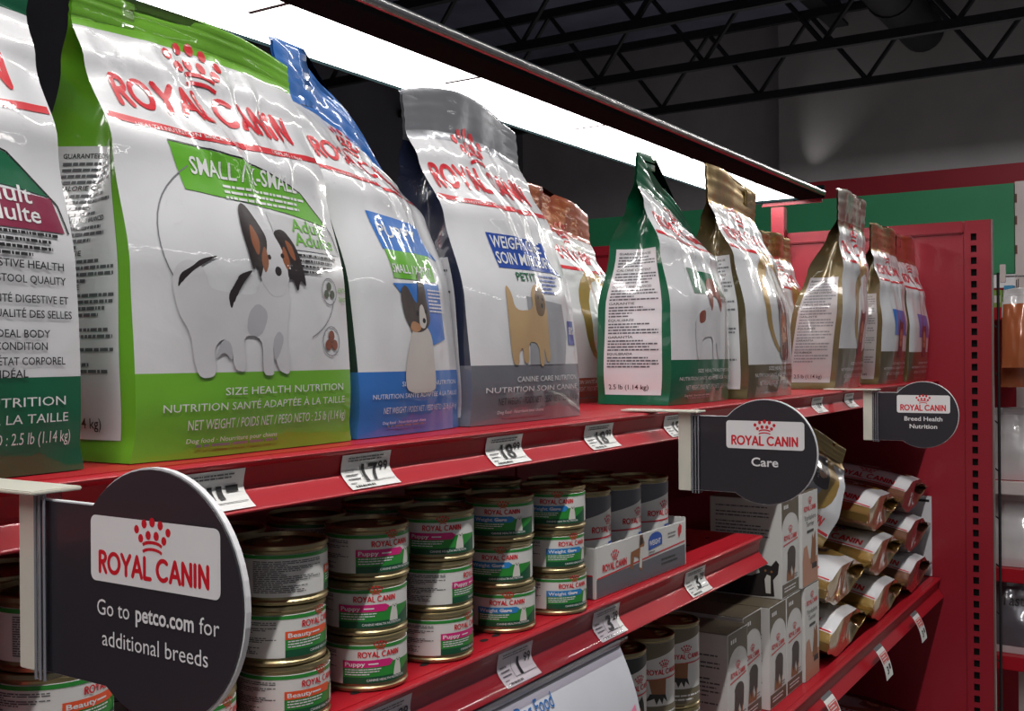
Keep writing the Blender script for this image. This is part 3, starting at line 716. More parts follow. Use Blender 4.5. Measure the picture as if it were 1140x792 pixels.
    for sg in sides:
        g = Print(); d = B.D/2; dd = .93
        lim0, lim1 = c.get('panel', (.05, .72)); g.rect(-d*.78, lim0*hb, d*.78, lim1*hb, c.get('panelc', W_), 0)
        sd = g.build('side_label', B.smap(sg), t, [-d+B.D*i/10 for i in range(1, 10)], [hb*i/26 for i in range(1, 26)], .0004, 0)
        g = Print(); y = lim1*hb-.03; i = 0
        heads = ['GUARANTEED ANALYSIS', 'CALORIE CONTENT', 'COMPLETE AND BALANCED', 'GARANTIE', 'ÉQUILIBRÉE', 'GARANTÍA', 'EQUILIBRADA']
        rows = 5 if detail > 1 else 4; y_end = (lim0+.11)*hb; blk = (y-y_end)/7
        for i in range(7):
            if detail: g.text(heads[i], -d*.68, y-.012, .017, IK, 1, width=d*(.7+.5*(len(heads[i]) > 14)), align='l', bold=.012)
            g.lines(-d*.68, d*.7, y-.026, y-blk*.86, .021 if detail > 1 else .026, .0105 if detail > 1 else .013, IG if detail < 2 else ink('fine_print', (92, 92, 98)), 1, i+B.seed, 0); y -= blk
        g.text('2.5 lb (1.14 kg)', -d*.1, (lim0+.025)*hb, .034, IK, 1, width=d*1.1, bold=.008)
        g.build('side_text', B.smap(sg), sd, [-d+B.D*i/10 for i in range(1, 10)], [hb*i/26 for i in range(1, 26)], .0006, .0001)
    return t

FG = film('leaf_green', (112, 176, 46)); FDG = film('dark_green', (10, 92, 60)); FB = film('blue', (52, 112, 190)); FNV = film('navy', (34, 40, 62)); FBR = film('bronze', (112, 98, 66), .6, .35)
FMG = film('mid_grey', (124, 126, 134), .3); FOR = film('orange', (160, 74, 44), .2); FSD = film('silver_dark', (120, 112, 100), .75, .35)
IGN, IDG, IBL, IDB, IMR, IGO = ink('leaf', (96, 170, 40)), ink('dgreen', (8, 96, 62)), ink('blue', (40, 112, 196)), ink('dblue', (34, 72, 160)), ink('maroon', (132, 32, 66)), ink('gold', (176, 142, 72), .4)
ILG = ink('lightgrey', (196, 197, 200)); IMG = ink('midgrey', (150, 152, 158))

# A: leftmost, cut by the picture edge
c = dict(front=W_, side=FDG, band=FDG, cap=W_, seal=FDG, flag='wing', flagc=IDG, boxc=IMR, t2='NUTRITION SANTÉ ADAPTÉE À LA TAILLE', circle=False, dog='spaniel', dogx=-.1,
    words=[('Adult', .27, .555, .05, .2, IW, .01), ('Adulte', .28, .515, .05, .22, IW, .01), ('DIGESTIVE HEALTH', .30, .42, .022, .30, IK, .01), ('AND STOOL QUALITY', .30, .39, .022, .31, IK, .01), ('SANTÉ DIGESTIVE ET', .32, .35, .022, .28, IK, .01), ('QUALITÉ DES SELLES', .33, .32, .022, .28, IK, .01), ('IDEAL BODY', .30, .28, .022, .18, IK, .01), ('CONDITION', .295, .255, .022, .17, IK, .01), ('ÉTAT CORPOREL', .33, .225, .022, .22, IK, .01), ('IDÉAL', .27, .20, .022, .09, IK, .01)],
    fine=[(.2, .44, .495, .45, IK)])
BA = Bag(.205, .10, .315, .035, 3, .01, .0, .004, 0, 5, band=.2)
bag_thing(BA, (.296, .606, ZT), math.radians(-2), 'white bag with dark green base and maroon box, cut by the left picture edge', c, sides=())
# B: the big leaf-green one
c = dict(front=W_, side=FG, band=FG, cap=FG, seal=FG, flag='wing', flagc=IGN, boxc=ILG, circle=True, dog='papillon', dogx=-.09, dogy=.185, dogh=.415, logow=.80,
    words=[('SMALL / X-SMALL', .03, .655, .062, .52, IW, .014), ('Adult', .30, .548, .05, .2, IGN, .012), ('Adulte', .32, .512, .05, .24, IGN, .012), ('HEALTH', .462, .40, .018, .06, IGN, .01), ('TRANSIT', .462, .375, .018, .06, IGN, .01)],
    fine=[(-.1, .32, .64, .608, IW), (.16, .44, .49, .44, IK)])
BB = Bag(.202, .108, .312, .022, 11, .014, .006, .006, .0, 9, .0036, .7, band=.195, cap=.985)
bag_thing(BB, (.536, .606, ZT), math.radians(.5), 'large leaf-green and white bag with a papillon dog picture', c, detail=2)
# C: blue
c = dict(front=W_, side=FNV, band=FB, cap=FB, seal=FB, flag='pennant', flagc=IBL, flag2=IGN, flagy=(.655, .54), dog='bulldog', dogx=.02, dogy=.12, dogh=.34, logow=.84,
    patch=[([(-.2, .44), (.3, .45), (.32, .28), (.14, .26), (.0, .36)], IBL)],
    words=[('PUPPY', -.0, .58, .075, .40, IW, .014), ('SMALL / X-PETIT', .03, .472, .05, .42, IW, .01)], fine=[(.14, .34, .43, .36, IW)])
BC = Bag(.155, .100, .336, .045, 23, .036, .05, .010, .02, 7, .0034, .7, band=.185, cap=.975)
bag_thing(BC, (.727, .613, ZT), math.radians(5), 'blue-topped white bag with a sitting bulldog picture between green and silver bags', c, detail=2)
# D: silver weight care
c = dict(front=W_, side=FNV, band=FMG, cap=SILV, seal=SILV, flag='pennant', flagc=IDB, flagy=(.655, .535), dog='terrier', dogx=-.04, dogy=.20, dogh=.37, logow=.84, t1='CANINE CARE NUTRITION', t2='NUTRITION SOIN CANINE', wink=IK, panel=(.03, .56),
    patch=[([(-.06, .44), (.30, .42), (.34, .3), (.30, .2), (-.06, .2)], IMG), ([(.36, .36), (.46, .36), (.46, .27), (.36, .27)], IDB)],
    words=[('WEIGHT CARE', .01, .605, .058, .46, IW, .014), ('SOIN MINCEUR', .03, .55, .058, .48, IW, .014), ('PETIT', -.02, .495, .04, .16, IDG, .014), ('88%', .41, .31, .04, .08, IW, .014)], fine=[(.1, .3, .52, .46, IDB)])
BD = Bag(.206, .105, .326, .040, 37, .030, .004, .012, .01, 7, .0030, .7, band=.20, cap=.97)
bag_thing(BD, (.922, .614, ZT), math.radians(0), 'silver-topped white bag with royal blue flag and a wheaten terrier', c, detail=2)
# silver-topped bag in the second row, glimpsed between the blue and the silver bag
c2 = dict(front=W_, side=FNV, band=FMG, cap=SILV, seal=SILV, flag='pennant', flagc=IDB, dog=None)
bag_thing(Bag(.18, .10, .312, .04, 5, 0, .01, .004, 0, 5, band=.2), (.80, .79, ZT), 0, 'crumpled silver bag top behind the blue-topped bag', c2, detail=0, sides=())
# E: orange-topped bag in the second row
c = dict(front=W_, side=FOR, band=FOR, cap=FOR, seal=FOR, flag='oval', flagc=IGO, dog='bust', dogx=.15, dogy=.2, dogh=.36)
bag_thing(Bag(.20, .10, .30, .05, 8, .0, .012, .002, 0, 4, band=.14, cap=.97), (1.325, .765, ZT), math.radians(3), 'orange-topped white bag half hidden behind the silver-topped bag', c, detail=1, sides=())
# F: dark green, its text side to us
c = dict(front=W_, side=FDG, band=FDG, cap=FDG, seal=FDG, flag='pennant', flagc=IDG, flagy=(.62, .50), dog='spaniel', dogx=.0, dogy=.2, dogh=.44, panel=(.045, .70), words=[('adult', .30, .47, .04, .16, IK, .01)], logow=.8)
BF = Bag(.188, .116, .335, .038, 14, -.004, .066, .004, 0, 7, .003, .7, band=.2, cap=.975)
bag_thing(BF, (1.372, .621, ZT), math.radians(-2), 'dark green bag showing its full text side, right of the gap', c, detail=2)
# G: gold topped, dog portrait
c = dict(front=W_, side=FBR, band=FBR, cap=GOLD, seal=GOLD, flag='oval', flagc=IGO, oval2=ILG, dog='bust', dogx=.16, dogy=.19, dogh=.40, logow=.8)
BG = Bag(.21, .11, .352, .055, 19, .012, .012, .003, 0, 6, .003, .7, band=.17, cap=.985)
bag_thing(BG, (1.605, .600, ZT), math.radians(1), 'gold-topped white bag with a dog portrait, beside the dark green bag', c, detail=1)
# H: second row
c['dog'] = None
bag_thing(Bag(.19, .10, .318, .05, 21, 0, .0, .002, 0, 4, band=.17, cap=.985), (2.20, .742, ZT), math.radians(0), 'gold-topped bag in the second row peeping out behind another', c, detail=1, sides=())
# I, J, K
for i, (x, W, H, hs, lab, fc, cap, sealm) in enumerate(((2.075, .21, .375, .060, 'tallest gold-brown bag showing its silver text side, with a long twisted top', IGO, .96, GOLD), (2.408, .195, .342, .05, 'gold-topped bag with a blue flash, second from the end panel', IBL, .97, GOLD), (2.640, .19, .340, .055, 'brown-topped bag with a blue flash, pressed against the end panel', IBL, .97, FOR))):
    c = dict(front=W_, side=FBR, band=FBR, cap=FBR if i == 0 else GOLD, seal=FSD if i == 0 else sealm, flag='pennant' if i else 'oval', flagc=fc, flagy=(.55, .36), dog='bust', dogx=.05, dogy=.2, dogh=.32, panelc=film('silver_label', (178, 174, 176), .35, .35), panel=(.04, .66))
    B_ = Bag(W, .10, H, hs, 41+i*7, (-.045, -.028, -.02)[i], .0, .002, 0, 6, .003, .7, band=.24, cap=cap, skew=.0 if i else .05)
    bag_thing(B_, (x, (.603, .600, .596)[i], ZT), math.radians((2, -2, -1)[i]), lab, c, detail=1)

# ------------------------------------------------------------------ tins
RIM = mat('can_rim_metal', (168, 154, 116), .32, .85, 0, .0003, 40, .05); LIDM = mat('can_lid_metal', (120, 118, 112), .38, .85)
LABW = mat('can_label_white', (216, 216, 214), .45, 0, .25)
I_GRN, I_DGR = mat('label_green', (40, 136, 52), .45, 0, .2), mat('label_dark_green', (12, 78, 50), .45, 0, .2)
I_PINK, I_SKY, I_ORG = mat('label_pink', (206, 34, 120), .45, 0, .2), mat('label_blue', (40, 128, 196), .45, 0, .2), mat('label_orange', (226, 84, 44), .45, 0, .2)
I_TAUPE, I_SLATE, I_OLIVE, I_ROYAL = mat('label_taupe', (112, 104, 84), .45), mat('label_slate', (96, 98, 106), .45), mat('label_charcoal', (52, 56, 56), .45), mat('label_royal', (36, 82, 170), .45)
I_FUR, I_FURD, I_FURT = mat('fur_pale', (206, 204, 198), .5), mat('fur_dark', (38, 34, 34), .5), mat('fur_tawny', (142, 92, 58), .5)
def lathe(name, prof, m, parent=None, n=40, cap=True):
    bm = bmesh.new(); rows = []
    for r, z in prof: rows.append([bm.verts.new((r*math.cos(2*PI*i/n), r*math.sin(2*PI*i/n), z)) for i in range(n)])
    for j in range(len(prof)-1):
        for i in range(n): bm.faces.new((rows[j][i], rows[j][(i+1) % n], rows[j+1][(i+1) % n], rows[j+1][i]))
    if cap: bm.faces.new(rows[0][::-1]); bm.faces.new(rows[-1])
    bmesh.ops.recalc_face_normals(bm, faces=bm.faces)
    return link(name, bm_mesh(bm, name, True, 35), parent, m)
def can(name, label, r, h, art, group):
    t = thing(name, label, 'can', (0, 0, 0), 0, group)
    lathe('can_body', [(r*.93, 0), (r*.99, .0008), (r*1.0, .003), (r*.965, .0042), (r*.96, .006), (r*.96, h-.006), (r*.965, h-.0042), (r*1.0, h-.003), (r*.99, h-.0006), (r*.95, h), (r*.94, h-.003)], RIM, t)
    ld = lathe('lid', [(r*.94, h-.0035), (r*.90, h-.0040), (r*.88, h-.003), (r*.6, h-.003), (r*.58, h-.0036), (.001, h-.0036)], LIDM, t)
    pt = []
    bm = bmesh.new()
    for i in range(16):
        a = 2*PI*i/16; pt.append((r*.5+.010*math.cos(a), .008*math.sin(a)))
    bmv = [[bm.verts.new((x*(1 if k else 1), y, h-.0030+.0012*k)) for x, y in pt] for k in (0, 1)]
    inn = [[bm.verts.new((r*.5+(x-r*.5)*.6, y*.6, h-.0030+.0012*k)) for x, y in pt] for k in (0, 1)]
    for i in range(16):
        j = (i+1) % 16
        bm.faces.new((bmv[0][i], bmv[0][j], bmv[1][j], bmv[1][i])); bm.faces.new((bmv[1][i], bmv[1][j], inn[1][j], inn[1][i])); bm.faces.new((inn[1][i], inn[1][j], inn[0][j], inn[0][i]))
    bmesh.ops.recalc_face_normals(bm, faces=bm.faces)
    link('pull_ring', bm_mesh(bm, 'pull_ring'), ld, RIM)
    lb = lathe('label', [(r*.963, .0062), (r*.985, .0064), (r*.985, h-.0064), (r*.963, h-.0062)], LABW, t, cap=False)
    p = Print(); art(p, 2*PI*r*.985, h-.013)
    p.build('label_print', cyl_map(r*.985, .0065), lb, [.0035*i for i in range(-31, 32)], (), .0002, .00012)
    return t
def short_art(col, word):
    def f(p, c, h):
        p.rect(-c/2, h-.0026, c/2, h, I_GRN, 0)
        p.rect(-.030, 0, .036, .0155, I_GRN, 0); p.rect(-.030, 0, .036, .0052, I_DGR, 1)
        p.poly([(.018, .0052), (.036, .0052), (.036, .0135)], I_DGR, 1)
        p.poly([(-.030, .0125), (.008, .0125), (.0115, .016), (.008, .0182), (-.030, .0182)], col, 1.5)
        p.text(word, -.028, .0138, .0032, I_WHITE, 2, align='l', width=.0026*len(word)+.003, bold=.02)
        p.rect(-.012+.0005*len(word), .0146, -.004+.0005*len(word), .0156, I_WHITE, 2)
        p.logo(.0, .0203, .035, I_RED, 1, False)
        p.poly([(.0115, .004), (.020, .004), (.0195, .010), (.0185, .014), (.0195, .018), (.0170, .0168), (.0150, .0182), (.0140, .0155), (.0125, .010)], I_FUR, 2)
        p.disc(.0165, .0150, .0007, I_FURD, 2.4, n=6); p.disc(.0150, .0160, .0005, I_FURD, 2.4, n=6); p.disc(.0180, .0160, .0005, I_FURD, 2.4, n=6)
        p.text('CANINE HEALTH NUTRITION', .006, .0018, .0018, I_WHITE, 2, width=.034, bold=.01)
        p.lines(-.028, .004, .0115, .0062, .0019, .0008, I_WHITE, 2, 3, 0)
        for a, b in ((-.088, -.036), (.046, .092)): p.lines(a, b, h-.0042, .003, .00135, .00068, I_GREY, 1, int(a*1000), .1)
    return f
def tall_art(kind):
    def f(p, c, h):
        top = {'grey': I_SLATE, 'taupe': I_TAUPE, 'char': I_OLIVE}[kind]
        p.poly([(-.05, h-.03), (-.05, h), (.06, h), (.06, h-.004)], top, 0)
        p.logo(.012, h*.60, .050, I_RED, 1, False); p.stroke([(-.05, h*.52), (.06, h*.56)], .0016, I_RED, 1)
        if kind == 'grey':
            p.rect(-c/2, 0, c/2, h*.22, I_SLATE, 0); p.rect(.012, h*.34, .045, h*.48, I_ROYAL, 1); p.text('WEIGHT', .028, h*.38, .006, I_WHITE, 2, width=.026, bold=.02)
            p.lines(-.10, -.058, h*.9, h*.3, .004, .0018, I_GREY, 1, 4, .2)
        elif kind == 'taupe':
            p.rect(-c/2, 0, c/2, h*.2, I_TAUPE, 0)
            p.poly([(-.010, h*.54), (.014, h*.54), (.013, h*.34), (.016, h*.24), (.010, h*.3), (.008, h*.22), (.004, h*.3), (0, h*.22), (-.003, h*.3), (-.014, h*.26), (-.006, h*.36)], I_FURT, 1.4)
            p.poly([(-.008, h*.36), (.013, h*.34), (.016, h*.24), (.010, h*.3), (.008, h*.22), (.004, h*.3), (0, h*.22), (-.003, h*.3), (-.014, h*.26)], I_FURD, 1.8)
            p.lines(-.04, .05, h*.12, h*.05, .005, .002, I_WHITE, 1, 4, 0); p.lines(-.10, -.058, h*.9, h*.3, .004, .0018, I_GREY, 1, 4, .2)
        else:
            p.rect(-c/2, 0, c/2, h*.12, I_OLIVE, 0); p.text('Adult', -.004, h*.16, .007, I_OLIVE, 1, width=.02, bold=.02)
            p.poly([(-.022, h*.26), (.0, h*.28), (.022, h*.24), (.020, h*.42), (.016, h*.52), (.010, h*.46), (.004, h*.5), (.0, h*.42), (-.02, h*.36)], I_FURD, 1.4); p.poly([(.0, h*.28), (.016, h*.26), (.014, h*.38), (.004, h*.4)], I_FURT, 1.8)
            p.lines(-.10, -.058, h*.9, h*.3, .004, .0018, I_GREY, 1, 4, .2)
    return f
RS, HS = .034, .0425
protos = {}
COLN = {'pink': (I_PINK, 'Puppy'), 'blue': (I_SKY, 'Weight Care'), 'orange': (I_ORG, 'Beauty')}
def short_can(kind, x, y, lev, delta, label, group):
    dirc = math.atan2(-y, -x)+math.radians(delta); rz = dirc+PI/2; loc = (x, y, Z2+.0004+lev*(HS+.0002))
    if kind not in protos:
        protos[kind] = can('food_can', label, RS, HS, short_art(*COLN[kind]), group); o = protos[kind]; o.location = loc; o.rotation_euler = (0, 0, rz)
    else: o = dup(protos[kind], label, loc, rz, group)
    return o
LEV = ('bottom', 'middle', 'top'); GS = 'short cans stacked on the middle shelf'
cols = [(.385, .566, 'orange', (40, 60, 110), 'leftmost stack, seen left of the big round sign'), (.478, .566, 'orange', (55, 40, 30), 'second stack from the left, behind the big round sign'),
        (.57, .566, 'orange', (52, 58, 115), 'stack just right of the big round sign'), (.665, .566, 'pink', (20, 14, 36), 'nearest stack with all pink banners in view'),
        (.757, .565, 'pink', (60, 78, 10), 'stack between all-pink and blue-banner stacks'), (.865, .568, 'blue', (12, 4, 6), 'first blue-banner stack'), (.952, .559, 'blue', (38, 42, 8), 'blue-banner stack touching the white tray')]
for x, y, k, ds, nm in cols:
    for lev in range(3):
        short_can(k, x+.0015*((lev*7+int(x*100)) % 3-1), y+.001*(lev % 2), lev, ds[lev], '%s-banner short can, %s of the %s' % (k, LEV[lev], nm), GS)
for i, x in enumerate((.40, .49, .585, .68, .775, .87, .965)):
    for lev in range(3):
        short_can(('orange', 'orange', 'pink', 'pink', 'pink', 'blue', 'blue')[i], x, .645, lev, 40+i*25+lev*60, 'shaded short can, %s of the second-row stack %s' % (LEV[lev], ('behind the leftmost front stack', 'behind the big round sign', 'behind the orange-banner stack', 'behind the all-pink stack', 'behind the mixed pink stack', 'behind the first blue-banner stack', 'in the corner beside the tray')[i]), 'second-row short cans')
# tall tins: three in the tray, more on the lower shelf
RT, HT = .0362, .110
def tall_can(kind, x, y, z, delta, label, group):
    dirc = math.atan2(-y, -x)+math.radians(delta); rz = dirc+PI/2; k = 'tall'+kind
    if k not in protos:
        protos[k] = can('tall_food_can', label, RT, HT, tall_art(kind), group); o = protos[k]; o.location = (x, y, z); o.rotation_euler = (0, 0, rz)
    else: o = dup(protos[k], label, (x, y, z), rz, group)
TX0, TY0, TRZ = 1.008, .541, math.radians(-1.2)
def trayp(a, b): return (TX0+a*math.cos(TRZ)-b*math.sin(TRZ), TY0+a*math.sin(TRZ)+b*math.cos(TRZ))
for i, nm in enumerate(('left', 'middle', 'right')):
    x, y = trayp(.0395+.0735*i, .0415); tall_can('grey', x, y, Z2+.0025, (44, 44, 38)[i], 'tall grey-topped can at the front %s of the white tray' % nm, 'tall cans in the tray')
for i in range(3):
    x, y = trayp(.0395+.0735*i, .116); tall_can('grey', x, y, Z2+.0025, 60, 'tall grey-topped can at the back %s of the white tray' % ('left', 'middle', 'right')[i], 'tall cans at the back of the tray')
GT = 'tall cans on the lower shelf'
for i, (x, k, d, nm) in enumerate(((1.072, 'char', 40, 'charcoal-topped tall can below the paper sign corner'), (1.150, 'char', 30, 'charcoal-topped tall can with a standing shepherd dog'), (1.232, 'taupe', 20, 'taupe tall can with hanging tawny fur'), (1.312, 'taupe', 12, 'taupe tall can closest to the small boxes'))):
    tall_can(k, x, .588, Z3-.0215, d+25, nm+', lower of two', GT); tall_can(k, x, .588, Z3-.0215+HT+.0003, d, nm+', upper of two', GT)

# ------------------------------------------------------------------ cardboard tray and small boxes
CARD = mat('carton_white', (208, 208, 206), .5, 0, .15, .0003, 60, .04); BRN = mat('carton_brown', (92, 82, 66), .5, 0, .15); KRAFT = mat('carton_inside', (150, 122, 88), .8)
t = thing('can_tray', 'white and grey cardboard tray holding tall cans on the middle shelf', 'tray', (TX0, TY0, Z2+.0004), TRZ)
TW, TD, TH = .226, .158, .055
box('tray_floor', 0, TW, 0, TD, 0, .0018, KRAFT, t, 0); box('front_wall', 0, TW, -.002, 0, 0, TH, CARD, t, .0006); box('back_wall', 0, TW, TD, TD+.002, 0, TH, CARD, t, .0006)
box('side_wall', -.002, 0, -.002, TD+.002, 0, TH, CARD, t, .0006); box('side_wall', TW, TW+.002, -.002, TD+.002, 0, TH+.004, CARD, t, .0006)
p = Print(); p.poly([(.001, .001), (TW-.001, .001), (TW-.001, .026), (.001, .020)], I_SLATE, 0); p.stroke([(.002, .021), (TW-.002, .030)], .0016, I_RED, 1)
p.logo(.042, .027, .056, I_RED, 2)
p.poly([(.078, .02), (.084, .018), (.088, .032), (.098, .03), (.102, .014), (.108, .014), (.108, .03), (.114, .044), (.108, .054), (.102, .054), (.1, .04), (.08, .038)], I_FURT, 2); p.poly([(.1, .018), (.106, .016), (.108, .03), (.112, .04), (.103, .04)], I_FUR, 2.4); p.poly([(.102, .042), (.110, .044), (.109, .055), (.106, .05), (.103, .055)], I_FURD, 2.4)
p.poly([(.124, .033), (.160, .036), (.160, .046)]+arc(.142, .044, .018, .0085, 10, 170, 6), I_ROYAL, 2); p.text('WEIGHT', .141, .038, .006, I_WHITE, 3, width=.03, bold=.02)
p.lines(.124, .158, .031, .026, .003, .0012, I_GREY, 2, 2, 0); p.lines(.176, .20, .046, .038, .004, .0014, I_GREY, 2, 3, 0)
p.poly([(.206, .038), (.208, .036), (.210, .040), (.214, .042), (.215, .050), (.209, .053), (.204, .048)], I_RED, 2); p.lines(.158, .216, .018, .008, .005, .0022, I_OLIVE, 2, 6, 0)
p.build('tray_print', plane_map((0, -.002, 0), (1, 0, 0), (0, 0, 1)), t, (), (), .0002, .0001)
p = Print(); p.rect(-.158, .001, -.001, .024, I_SLATE, 0); p.rect(-.158, .024, -.001, .0256, I_RED, 1)
p.build('side_print', plane_map((-.002, 0, 0), (0, -1, 0), (0, 0, 1)), t, (), (), .0002, .0001); 
def small_box(x, y, z, W, H, kind, label, D=.12, side=False, rz=0):
    t = thing('food_box', label, 'box', (x, y, z), rz, 'small food boxes on the lower shelf')
    box('carton', 0, W, 0, D, 0, H, CARD, t, .0008)
    box('lid_flap', .0006, W-.0006, .0006, D-.0006, H, H+.0008, BRN, t, 0)
    p = Print(); hk = H/.157
    if kind == 'arch':
        p.rect(.002, .002, W-.002, .022, BRN, 0)
        p.poly([(.002, H-.001), (.002, H-.050)]+[(W/2-(W/2-.002)*math.cos(a), H-.050+.026*math.sin(a)) for a in [PI*i/10 for i in range(1, 10)]]+[(W-.002, H-.050), (W-.002, H-.001)], BRN, 0)
        p.logo(W/2, H*.575, W*.72, I_RED, 2, False); p.stroke([(.008, H*.53), (W-.008, H*.56)], .0018, I_RED, 2)
        p.poly([(W*.3, H*.2), (W*.34, H*.44)]+[(W*.55-W*.24*math.cos(a), H*.42+H*.08*math.sin(a)) for a in [PI*i/8 for i in range(9)]]+[(W*.76, H*.26), (W*.66, H*.2), (W*.56, H*.3), (W*.46, H*.2)], mat('print_umber', (66, 56, 54), .5), 2)
        p.poly([(W*.26, H*.16), (W*.3, H*.28), (W*.42, H*.2), (W*.5, H*.27), (W*.56, H*.18), (W*.74, H*.28), (W*.7, H*.15)], I_FURT, 2.3)
        p.lines(W*.6, W*.92, H*.2, H*.15, .004, .0016, I_GREY, 2, 3, 0); p.lines(.012, W-.012, .016, .008, .005, .002, I_WHITE, 2, 3, 0)
        for i in range(3): p.rect(.012+i*.008, H-.016, .017+i*.008, H-.010, I_WHITE, 1)
    else:
        PE = mat('carton_peach', (186, 136, 112), .5); p.rect(.002, .002, W-.002, H*.28, PE, 0); p.poly([(.002, H*.28), (W*.1, H*.42), (W*.3, H*.44), (W*.44, H*.28)], PE, 0)
        p.logo(W/2, H*.80, W*.74, I_RED, 2, False); p.text('Yorkshire', W/2, H*.70, .009, I_GREY, 2, width=W*.72, bold=.0); p.text('Terrier', W/2, H*.63, .009, I_GREY, 2, width=W*.5, bold=.0)
        p.rrect(W*.3, H*.56, W*.72, H*.59, .002, I_OLIVE, 2)
        p.poly([(W*.5, H*.22), (W*.6, H*.44), (W*.62, H*.54), (W*.7, H*.48), (W*.82, H*.56), (W*.86, H*.4), (W*.82, H*.2)], I_FURT, 2); p.poly([(W*.6, H*.16), (W*.9, H*.16), (W*.9, H*.22), (W*.6, H*.22)], I_FURD, 2.3)
    p.build('front_print', plane_map((0, 0, 0), (1, 0, 0), (0, 0, 1)), t, (), (), .0002, .0001)
    q = Print()
    if side == 'dog':
        q.poly([(-.034, .002), (-.012, .004), (-.014, .03), (-.006, .040), (-.004, .056), (-.009, .062), (-.017, .052), (-.026, .054), (-.036, .060), (-.040, .054), (-.036, .040), (-.05, .034), (-.11, .030), (-.115, .002)], I_FURD, 1)
        q.poly([(-.026, .008), (-.018, .008), (-.018, .036), (-.024, .038), (-.028, .03)], I_FUR, 2); q.disc(-.0265, .044, .002, I_FURT, 2, n=8); q.disc(-.0165, .043, .002, I_FURT, 2, n=8)
        q.lines(-.11, -.02, H-.012, H-.07, .0055, .002, I_GREY, 1, 9, .2)
    else: q.lines(-.11, -.012, H-.03, .03, .006, .0022, I_GREY, 1, 9, .2)
    q.build('side_print', plane_map((0, 0, 0), (0, -1, 0), (0, 0, 1)), t, (), (), .0002, .0001)
BZ = Z3+.0004; WB, HB = .0795, .1575
for i, (k, nm) in enumerate((('arch', 'nearest small brown and white box, beside the tall cans'), ('arch', 'second small brown and white box from the tall cans'), ('arch', 'third small brown and white box from the tall cans'), ('arch', 'small brown and white box under the one with a chihuahua side'), ('peach', 'lower of two peach boxes with a yorkshire terrier'))):
    small_box(1.432+.082*i, .553+(.004, .012, 0, 0, -.004)[i], BZ, WB, HB-(.006 if i == 0 else 0), k, nm)
small_box(1.656, .553, BZ+HB+.0012, .088, HB, 'arch', 'upper brown and white box with a chihuahua on its side', .12, 'dog')
small_box(1.748, .549, BZ+HB+.0012, .088, HB, 'peach', 'upper of two peach boxes with a yorkshire terrier')

# ------------------------------------------------------------------ gold bags lying on the lower shelf
def lie(x, y, z, tilt, label, seed, top=GOLD, yaw=0, D=.074, W=.19, H=.335, group='gold bags piled on the lower shelf'):
    a = math.radians(tilt); lz = Vector((1, 0, 0)); ly = Vector((0, math.sin(a), -math.cos(a))); lx = ly.cross(lz)
    M = Matrix((lx, ly, lz)).transposed(); M = Matrix.Rotation(yaw, 3, 'Z') @ M
    B = Bag(W, D, H, .032, seed, 0, 0, .002, 0, 5, .0022, .45, band=.09, cap=.90, nu=30, nv=36, pillow=True)
    c = dict(front=W_, side=top, band=top, cap=top, seal=top, flag='oval', flagc=IGO if top is GOLD else ink('brownink', (120, 84, 62)), oval2=ILG, dog='bust', dogx=.12, dogy=.50, dogh=.3, logow=.7)
    t = thing('dog_food_bag', label, 'bag', (x, y, z), 0, group); t.rotation_mode = 'QUATERNION'; t.rotation_quaternion = M.to_quaternion()
    B.mesh(t, c['front'], c['side'], c['band'], c['cap'], c['seal'])
    xc, yc = B.cuts(); hb = B.Hb/B.W; p = Print()
    p.stroke([(-.48, hb*.115), (.48, hb*.115)], .03, IR, 1); p.disc(.0, hb*.66, .40, c['flagc'], 1, n=22, ry=.42); p.disc(-.1, hb*.66, .30, IMG, 1.4, n=22, ry=.34); dog_art(p, 'bust', .14, hb*.52, .40)
    fp = p.build('front_print', B.fmap, t, xc, yc, .0003, .0001)
    q = Print(); q.logo(-.02, hb*.16, .72, IR, 2, False); q.build('logo', B.fmap, fp, xc, yc, .0004, .0001)
    return t
GB = Z3+.056; FBW = film('copper_brown', (122, 84, 64), .5, .35)
for x, n, m, H, labs in ((1.852, 2, GOLD, .30, ('gold bag lying at the bottom beside the peach boxes', 'gold bag lying in the middle layer beside the peach boxes')),
        (2.155, 3, GOLD, .30, ('gold bag lying at the bottom of the middle pile', 'gold bag lying in the middle layer of the middle pile', 'gold bag on top of the middle pile, highest lying bag')),
        (2.460, 3, FBW, .285, ('copper-brown bag lying at the bottom next to the end panel', 'copper-brown bag in the middle layer next to the end panel', 'copper-brown bag on top next to the end panel'))):
    for k in range(n): lie(x+.004*(k % 2), .634+.004*k, GB+.091*k, 10, labs[k], int(x*20)+k, m, H=H)
# one leaning upright in front of the pile top
t = lie(1.9, .60, GB+.115, 0, 'gold bag propped upright at an angle on the pile beside the boxes', 59, D=.07, W=.17, H=.20)
t.rotation_quaternion = (Matrix.Rotation(math.radians(-38), 3, 'Z') @ Matrix.Rotation(math.radians(28), 3, 'Y') @ Matrix.Rotation(math.radians(-12), 3, 'X')).to_quaternion()
t.location = (1.90, .63, GB+.178)
FDB = film('dark_brown', (64, 48, 42), .3, .35)
for i, (x, z, lab) in enumerate(((2.40, .556, 'dark brown bag lying under the lower shelf, lower one'), (2.38, .640, 'dark brown bag lying under the lower shelf, upper one'), (2.02, .556, 'dark brown bag lying under the curled paper strips'))):
    lie(x, .68, z, 8, lab, 61+i, FDB, group='dark brown bags on the bottom shelf', D=.07, W=.22)

